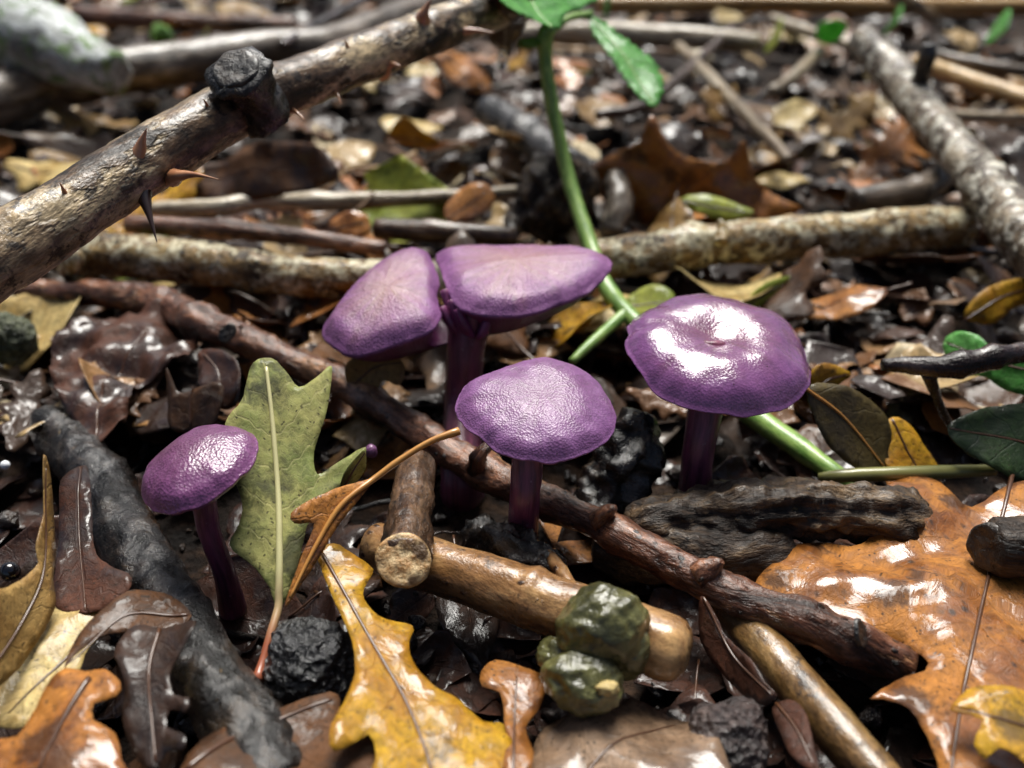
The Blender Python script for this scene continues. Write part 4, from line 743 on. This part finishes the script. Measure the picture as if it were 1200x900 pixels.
for i, (px, py, z, tp, lb) in enumerate([(985, 45, 2.0, (960, 28), 'lone bright green leaf far back before the straw-coloured stalk'), (1165, 30, 2.2, (1205, 48), 'glowing green leaflet behind the leaning branch'), (708, 25, 3.4, (712, -2), 'green leaflet standing behind the bramble shoot'), (1040, 30, 2.0, (1055, 22), 'slim green leaflet near the tip of the leaning branch'), (905, 40, 2.0, (930, 68), 'wilted yellow-green leaf hanging before the straw-coloured stalk')]):
    a = G(px, py, z); b = G(tp[0], tp[1], z+1.0); b = a+(b-a).normalized()*min(3.0, max(1.6, (b-a).length))
    d = (b-a); L = d.length; w = L*.3
    O = [(0, 0), (.25*L, w), (.6*L, w*.95), (.9*L, w*.4), (L, 0), (.9*L, -w*.4), (.6*L, -w*.95), (.25*L, -w)]
    V, F, tc, mr = leaf2d(O, [(0, 0), (L, 0)], .3, lambda u, v, x, y: .1*u*u, i)
    e1 = d.normalized(); e2 = Vector((.2, -.5, .8)); e2 = (e2-e1*e2.dot(e1)).normalized(); n = e1.cross(e2)
    W = np.array([tuple(a+e1*p[0]+e2*p[1]+n*p[2]) for p in V]); W2, F2 = thicken(W, F, .04)
    tag(obj('leaflet', W2, F2, M['yellowgreen' if 'wilted' in lb else 'green'], np.vstack([tc, tc])), lb, 'leaf')

# ------------------------------------------------------------------ loose litter: single leaves, then the uncountable rest
def oak_outline(L, W, nl, rs):
    r = random.Random(rs); R_, L_ = [], []
    for side, out in ((1, R_), (-1, L_)):
        out.append((0, side*.06*W))
        for i in range(nl):
            v = (.16+.74*(i+.5)/nl)+r.uniform(-.03, .03); w = W*.5*math.sin(math.pi*min(.97, (v*.9+.08))**1.15)*r.uniform(.85, 1.15)
            dv = .74/nl*L
            out += [(v*L-dv*.36, side*w*.5), (v*L-dv*.05, side*w*.92), (v*L+dv*.16, side*w*1.0), (v*L+dv*.30, side*w*.78), (v*L+dv*.40, side*w*.48)]
        out.append((L*.95, side*W*.13))
    return R_+[(L, 0)]+L_[::-1]
def frag_outline(L, rs):
    r = random.Random(rs); n = r.randint(9, 14)
    return [(L*.5*(1+math.cos(a)*r.uniform(.65, 1.15)), L*.38*math.sin(a)*r.uniform(.6, 1.25)) for a in [2*math.pi*i/n+r.uniform(-.2, .2) for i in range(n)]]
def oval_outline(L, W): return [(L*v, W*.5*math.sin(math.pi*v**.85)) for v in np.linspace(0, 1, 9)]+[(L*v, -W*.5*math.sin(math.pi*v**.85)) for v in np.linspace(.9, .1, 7)]
PROTO = []
for k in range(14):
    if k < 5: L = random.uniform(4.5, 6.5); O = oak_outline(L, L*random.uniform(.5, .62), random.randint(3, 5), k)
    elif k < 8: L = random.uniform(3.2, 4.6); O = oval_outline(L, L*random.uniform(.42, .6))
    else: L = random.uniform(2.0, 4.2); O = frag_outline(L, k)
    cu, be, sd_ = random.uniform(-.16, .3), random.uniform(-.05, .08), k*3.1
    if k >= 8: cu *= 1.3
    dsp = lambda u, v, x, y, cu=cu, be=be, sd_=sd_, L=L: cu*u*u+be*(x-L/2)**2+.22*noise.noise(Vector((x*.8+sd_, y*.8, 0)))+.08*noise.noise(Vector((x*2.3, y*2.3, sd_)))+.02*abs(math.sin((v-.85*abs(u))/.75*math.pi))
    V, F, tc, mr = leaf2d(O, [(0, 0), (L/2, 0), (L, 0)], max(.24, L/16), dsp, sd_, k < 8); V[:, 0] -= L/2; V, F = thicken(V, F, .035)
    rb = None
    if k < 8:
        rp = [(-L*.5-q, .04*q*q, dsp(0, 0, 0, 0)+.03*q, .045) for q in (L*.22, L*.1)]+[(x-L/2, 0, dsp(0, 0, x, 0)+.012, .045*(1-.7*x/L)) for x in np.linspace(0, L*.93, 9)]; rb = tube(rp, 7, .3, .05, 2, k)
    PROTO.append((V, F, np.vstack([tc, tc]), L, rb))
LM = {}
def leafdata(k, m):
    if (k, m) not in LM: LM[(k, m)] = mesh('leaf_blade', PROTO[k][0], PROTO[k][1], M[m], PROTO[k][2])
    return LM[(k, m)]
WORD = {'brown': 'brown', 'darkbrown': 'dark brown', 'redbrown': 'red-brown', 'orange': 'orange-brown', 'tan': 'tan', 'pale': 'pale', 'yellow': 'yellow', 'grey': 'wet greyish', 'yellowgreen': 'yellow-green'}
def zone_old(y): return ('between the mushrooms and the lichen-crusted branch', 'under and around the mushrooms')[y < 17] if y < 24 else ('in the litter just behind the lichen-crusted branch' if y < 40 else 'in the far litter before the straw-coloured stalk')
ANCH = []
for ph, z, ps in [('small round-capped mushroom', 0, [(268, 690)]), ('pebbled mushroom', 0, [(612, 640)]), ('glossy mushroom', 0, [(812, 590)]), ('split mushroom', 0, [(541, 560)]), ('rotten black stick', .5, [(110, 555), (145, 625), (190, 700), (240, 785), (290, 860)]),
        ('tan cut stick', .8, [(500, 662), (640, 708), (760, 750)]), ('weathered wood chunk', .6, [(800, 610), (900, 600), (1030, 602)]), ('black-specked stick', .5, [(890, 752), (950, 822), (1030, 915)]), ('big orange-brown leaf', .8, [(1000, 690), (1130, 650), (1130, 800), (1190, 720)]),
        ('yellow oak leaf', .8, [(400, 690), (450, 780), (500, 860)]), ('black pebbled lump', .3, [(362, 780)]), ('jelly fungus', .5, [(695, 790)]), ('reddish stone', .3, [(852, 868)]), ('red-brown knotted twig', .8, [(130, 345), (285, 398), (400, 450), (510, 518), (640, 588), (760, 648), (900, 712)]),
        ('orange-tan lobed leaf', 1.2, [(80, 850)]), ('upright green oak leaf', .9, [(320, 700)]), ('mossy lump', .8, [(12, 400)]), ('crumpled dark leaf', .8, [(140, 440)]), ('lichen-crusted branch', 1.2, [(60, 292), (150, 300), (300, 318), (450, 328), (600, 320), (720, 303), (830, 287), (930, 279), (1040, 272)]),
        ('olive-brown oval leaf', .8, [(1010, 520)]), ('green bramble leaves', 1.0, [(1150, 440), (1180, 520)]), ('bramble shoot', .8, [(900, 500), (745, 378), (690, 280)]), ('folded orange-brown leaf', 1.2, [(760, 240), (850, 240), (910, 245)]), ('dark bark lump', .8, [(640, 250)]), ('black rotten stick end', 1.2, [(575, 130), (625, 165)]),
        ('pale slanting twig', 1.2, [(830, 88), (875, 135), (925, 188)]), ('pale knotted twig', 1.2, [(260, 242), (400, 236), (500, 232), (620, 222)]), ('smooth grey log', 1.5, [(0, 105), (100, 92), (200, 76), (300, 60), (390, 48)]), ('pale smooth log', 1.2, [(620, 40), (720, 40), (850, 46)]),
        ('straw-coloured stalk', 1.2, [(720, 6), (850, 5), (980, 6), (1100, 8), (1200, 8)]), ('flattened yellowish stick', 1.2, [(1090, 78), (1150, 98), (1210, 118)]), ('reddish log', 1.2, [(120, 20), (220, 26), (330, 30)]), ('leaning branch', 1.2, [(1100, 200), (1150, 265)]), ('shaded brown leaf', 1.4, [(250, 215), (350, 205)])]:
    ANCH += [(G(*q, z), ph) for q in ps]
def zone(p):
    d, ph = min((((a-p).xy.length), ph) for a, ph in ANCH); return f"lying {'against' if d < 1.2 else 'close to' if d < 3.5 else 'a little way from'} the {ph}"
def kindword(k): return 'oak leaf' if k < 5 else 'oval leaf' if k < 8 else 'leaf scrap'
CLEAR = [(612, 560, 90), (545, 450, 80), (815, 520, 80), (255, 620, 60)]
def pix(p):
    d = depth(p); q = p-CAMP; return 600+q.dot(RT)/d*FPX, 450-q.dot(UP)/d*FPX
r = random.Random(5); placed = 0; tries = 0
while placed < 285 and tries < 6000:
    tries += 1
    far = placed >= 75
    if far:
        y = 22+50*(r.random()**1.25); x = r.uniform(-.62, .62)*(y*1.06+6)
        k = r.choice([0, 1, 2, 3, 4, 5, 6, 7]*2+[8, 9, 10, 11, 12, 13]*4); m = r.choice(['brown']*4+['darkbrown']*3+['redbrown']*2+['orange']*5+['tan']*5+['pale']*2+['grey']*2+['yellow']*2+['yellowgreen'])
        z = gz(x, y)+r.uniform(.5, 1.9)+.012*(y-22); tl = .6; s = r.uniform(.55, 1.1)
    else:
        y = r.uniform(6.5, 23); x = r.uniform(-.6, .6)*(y*1.06+6); k = r.choice([0, 1, 2, 3, 4]+[5, 6]+[8, 9, 10, 11, 12, 13]*2)
        m = r.choice(['brown']*4+['darkbrown']*6+['redbrown']*4+['tan']+['orange']*2); z = gz(x, y)+r.uniform(.15, .65); tl = .32; s = r.uniform(.5, .85)
    p = Vector((x, y, z)); px, py = pix(p)
    if not (-120 < px < 1320 and -80 < py < 1000): continue
    if not far and any((px-a)**2+(py-b)**2 < c*c for a, b, c in CLEAR): continue
    o = link(bpy.data.objects.new('dead_leaf', leafdata(k, m))); o.location = p*S
    o.rotation_euler = (r.uniform(-tl, tl)+(.18 if far else 0), r.uniform(-tl, tl), r.uniform(0, 6.28)); o.scale = (s, s, s)
    if PROTO[k][4]:
        if ('rib', k) not in LM: LM[('rib', k)] = mesh('midrib', PROTO[k][4][0], PROTO[k][4][1], M['rib_dark'], PROTO[k][4][2])
        link(bpy.data.objects.new('midrib', LM[('rib', k)]), o)
    lb = f"{'large ' if s*PROTO[k][3] > 3.6 else 'small ' if s*PROTO[k][3] < 1.7 else ''}{WORD[m]} dead {kindword(k)} {zone(p)}"; tag(o, lb, 'leaf', lb+' (look-alikes)'); placed += 1
# twigs of the litter
TW = []
for k in range(6):
    L = r.uniform(3.0, 8.0); ra = r.uniform(.07, .2); n = 5
    pts = [(L*(i/(n-1)-.5), r.uniform(-.06, .06)*L, r.uniform(-.03, .03)*L, ra*(1-.3*i/(n-1))) for i in range(n)]
    TW.append(tube(pts, 10, .3, .1, 1.5, k*2.0, ((r.random(), .3, .03),)))
TD = {}; placed = tries = 0
while placed < 95 and tries < 3000:
    tries += 1; far = placed >= 28; y = 22+52*(r.random()**1.2) if far else r.uniform(7, 23); x = r.uniform(-.62, .62)*(y*1.06+6)
    k = r.randrange(6); m = r.choice(['b_pale', 'b_greylog', 'b_brown', 'b_twig', 'b_red', 'b_black', 'b_straw'] if far else ['b_brown', 'b_twig', 'b_black', 'b_twig', 'b_dark'])
    p = Vector((x, y, gz(x, y)+(r.uniform(.7, 2.1) if far else r.uniform(.2, .7)))); px, py = pix(p)
    if not (-100 < px < 1300 and -60 < py < 960): continue
    if not far and any((px-a)**2+(py-b)**2 < c*c for a, b, c in CLEAR): continue
    if (k, m) not in TD: TD[(k, m)] = mesh('twig_bark', TW[k][0], TW[k][1], M[m], TW[k][2])
    o = link(bpy.data.objects.new('twig', TD[(k, m)])); o.location = p*S; s = r.uniform(.5, 1.0) if far else r.uniform(.3, .6); o.scale = (s, s, s)
    o.rotation_euler = (0, r.uniform(-.2, .2), r.choice([0, 3.14])+r.uniform(-.8, .8))
    w = {'b_pale': 'pale', 'b_greylog': 'grey', 'b_brown': 'brown', 'b_twig': 'dark', 'b_red': 'red-brown', 'b_black': 'wet black', 'b_straw': 'straw-coloured', 'b_dark': 'rotten dark'}[m]
    lb = f"{'short ' if s < .45 else ''}{w} loose twig {zone(p)}"; tag(o, lb, 'twig', lb+' (look-alikes)'); placed += 1
# the rest
def scatter(n, name, mat, label, zlo, zhi, pick, smin, smax, yr, tl, seed, src):
    g = np.random.default_rng(seed); Vs, Fs, Ts, off = [], [], [], 0
    for i in range(n):
        y = yr[0]+(yr[1]-yr[0])*g.random()**1.35; x = g.uniform(-.66, .66)*(y*1.06+7); V, F, T = src[pick[g.integers(len(pick))]][:3]
        z = gz(x, y)+g.uniform(zlo, zhi)
        px, py = pix(Vector((x, y, z)))
        if y < 24 and any((px-a)**2+(py-b)**2 < (c*(.25 if 'crumb' in name else .6))**2 for a, b, c in CLEAR): continue
        s = g.uniform(smin, smax); Rm = np.array(Matrix.Rotation(g.uniform(0, 6.28), 3, 'Z') @ Matrix.Rotation(g.uniform(-tl, tl), 3, 'X') @ Matrix.Rotation(g.uniform(-tl, tl), 3, 'Y'))
        Vs.append(V @ Rm.T*s+np.array([x, y, z])); t2 = np.array(T).copy(); t2[:, 2] = i*.6180339 if mat == 'litter' else t2[:, 2]; Ts.append(t2)
        Fs += [tuple(j+off for j in f) for f in F]; off += len(V)
    o = obj(name, np.vstack(Vs), Fs, M[mat], np.vstack(Ts)); tag(o, label, kind='stuff'); return o
scatter(2600, 'leaf_litter', 'litter', 'rotting brown leaf scraps covering the ground', .0, 1.3, [0, 1, 2, 3, 4, 5, 6]+[8, 9, 10, 11, 12, 13]*4, .25, .8, (18, 100), .55, 1, PROTO)
scatter(700, 'leaf_litter', 'redbrown', 'dark sodden leaf scraps between the mushrooms', -.05, .35, [8, 9, 10, 11, 12, 13], .2, .5, (6, 24), .5, 2, PROTO)
CR = []
for k in range(6):
    V, F = blob((0, 0, 0), (1, r.uniform(.5, .9), r.uniform(.3, .7)), .35, 1.6, k*4.0, 2); CR.append((V, F, V))
scatter(1500, 'soil_crumbs', 'crumb', 'dark wet crumbs of rotten wood and soil', -.1, .35, [0, 1, 2, 3, 4, 5], .06, .26, (6, 26), 3, 3, CR)
scatter(800, 'soil_crumbs', 'crumb', 'dark crumbs in the far litter', .0, .9, [0, 1, 2, 3, 4, 5], .1, .5, (22, 70), 3, 4, CR)
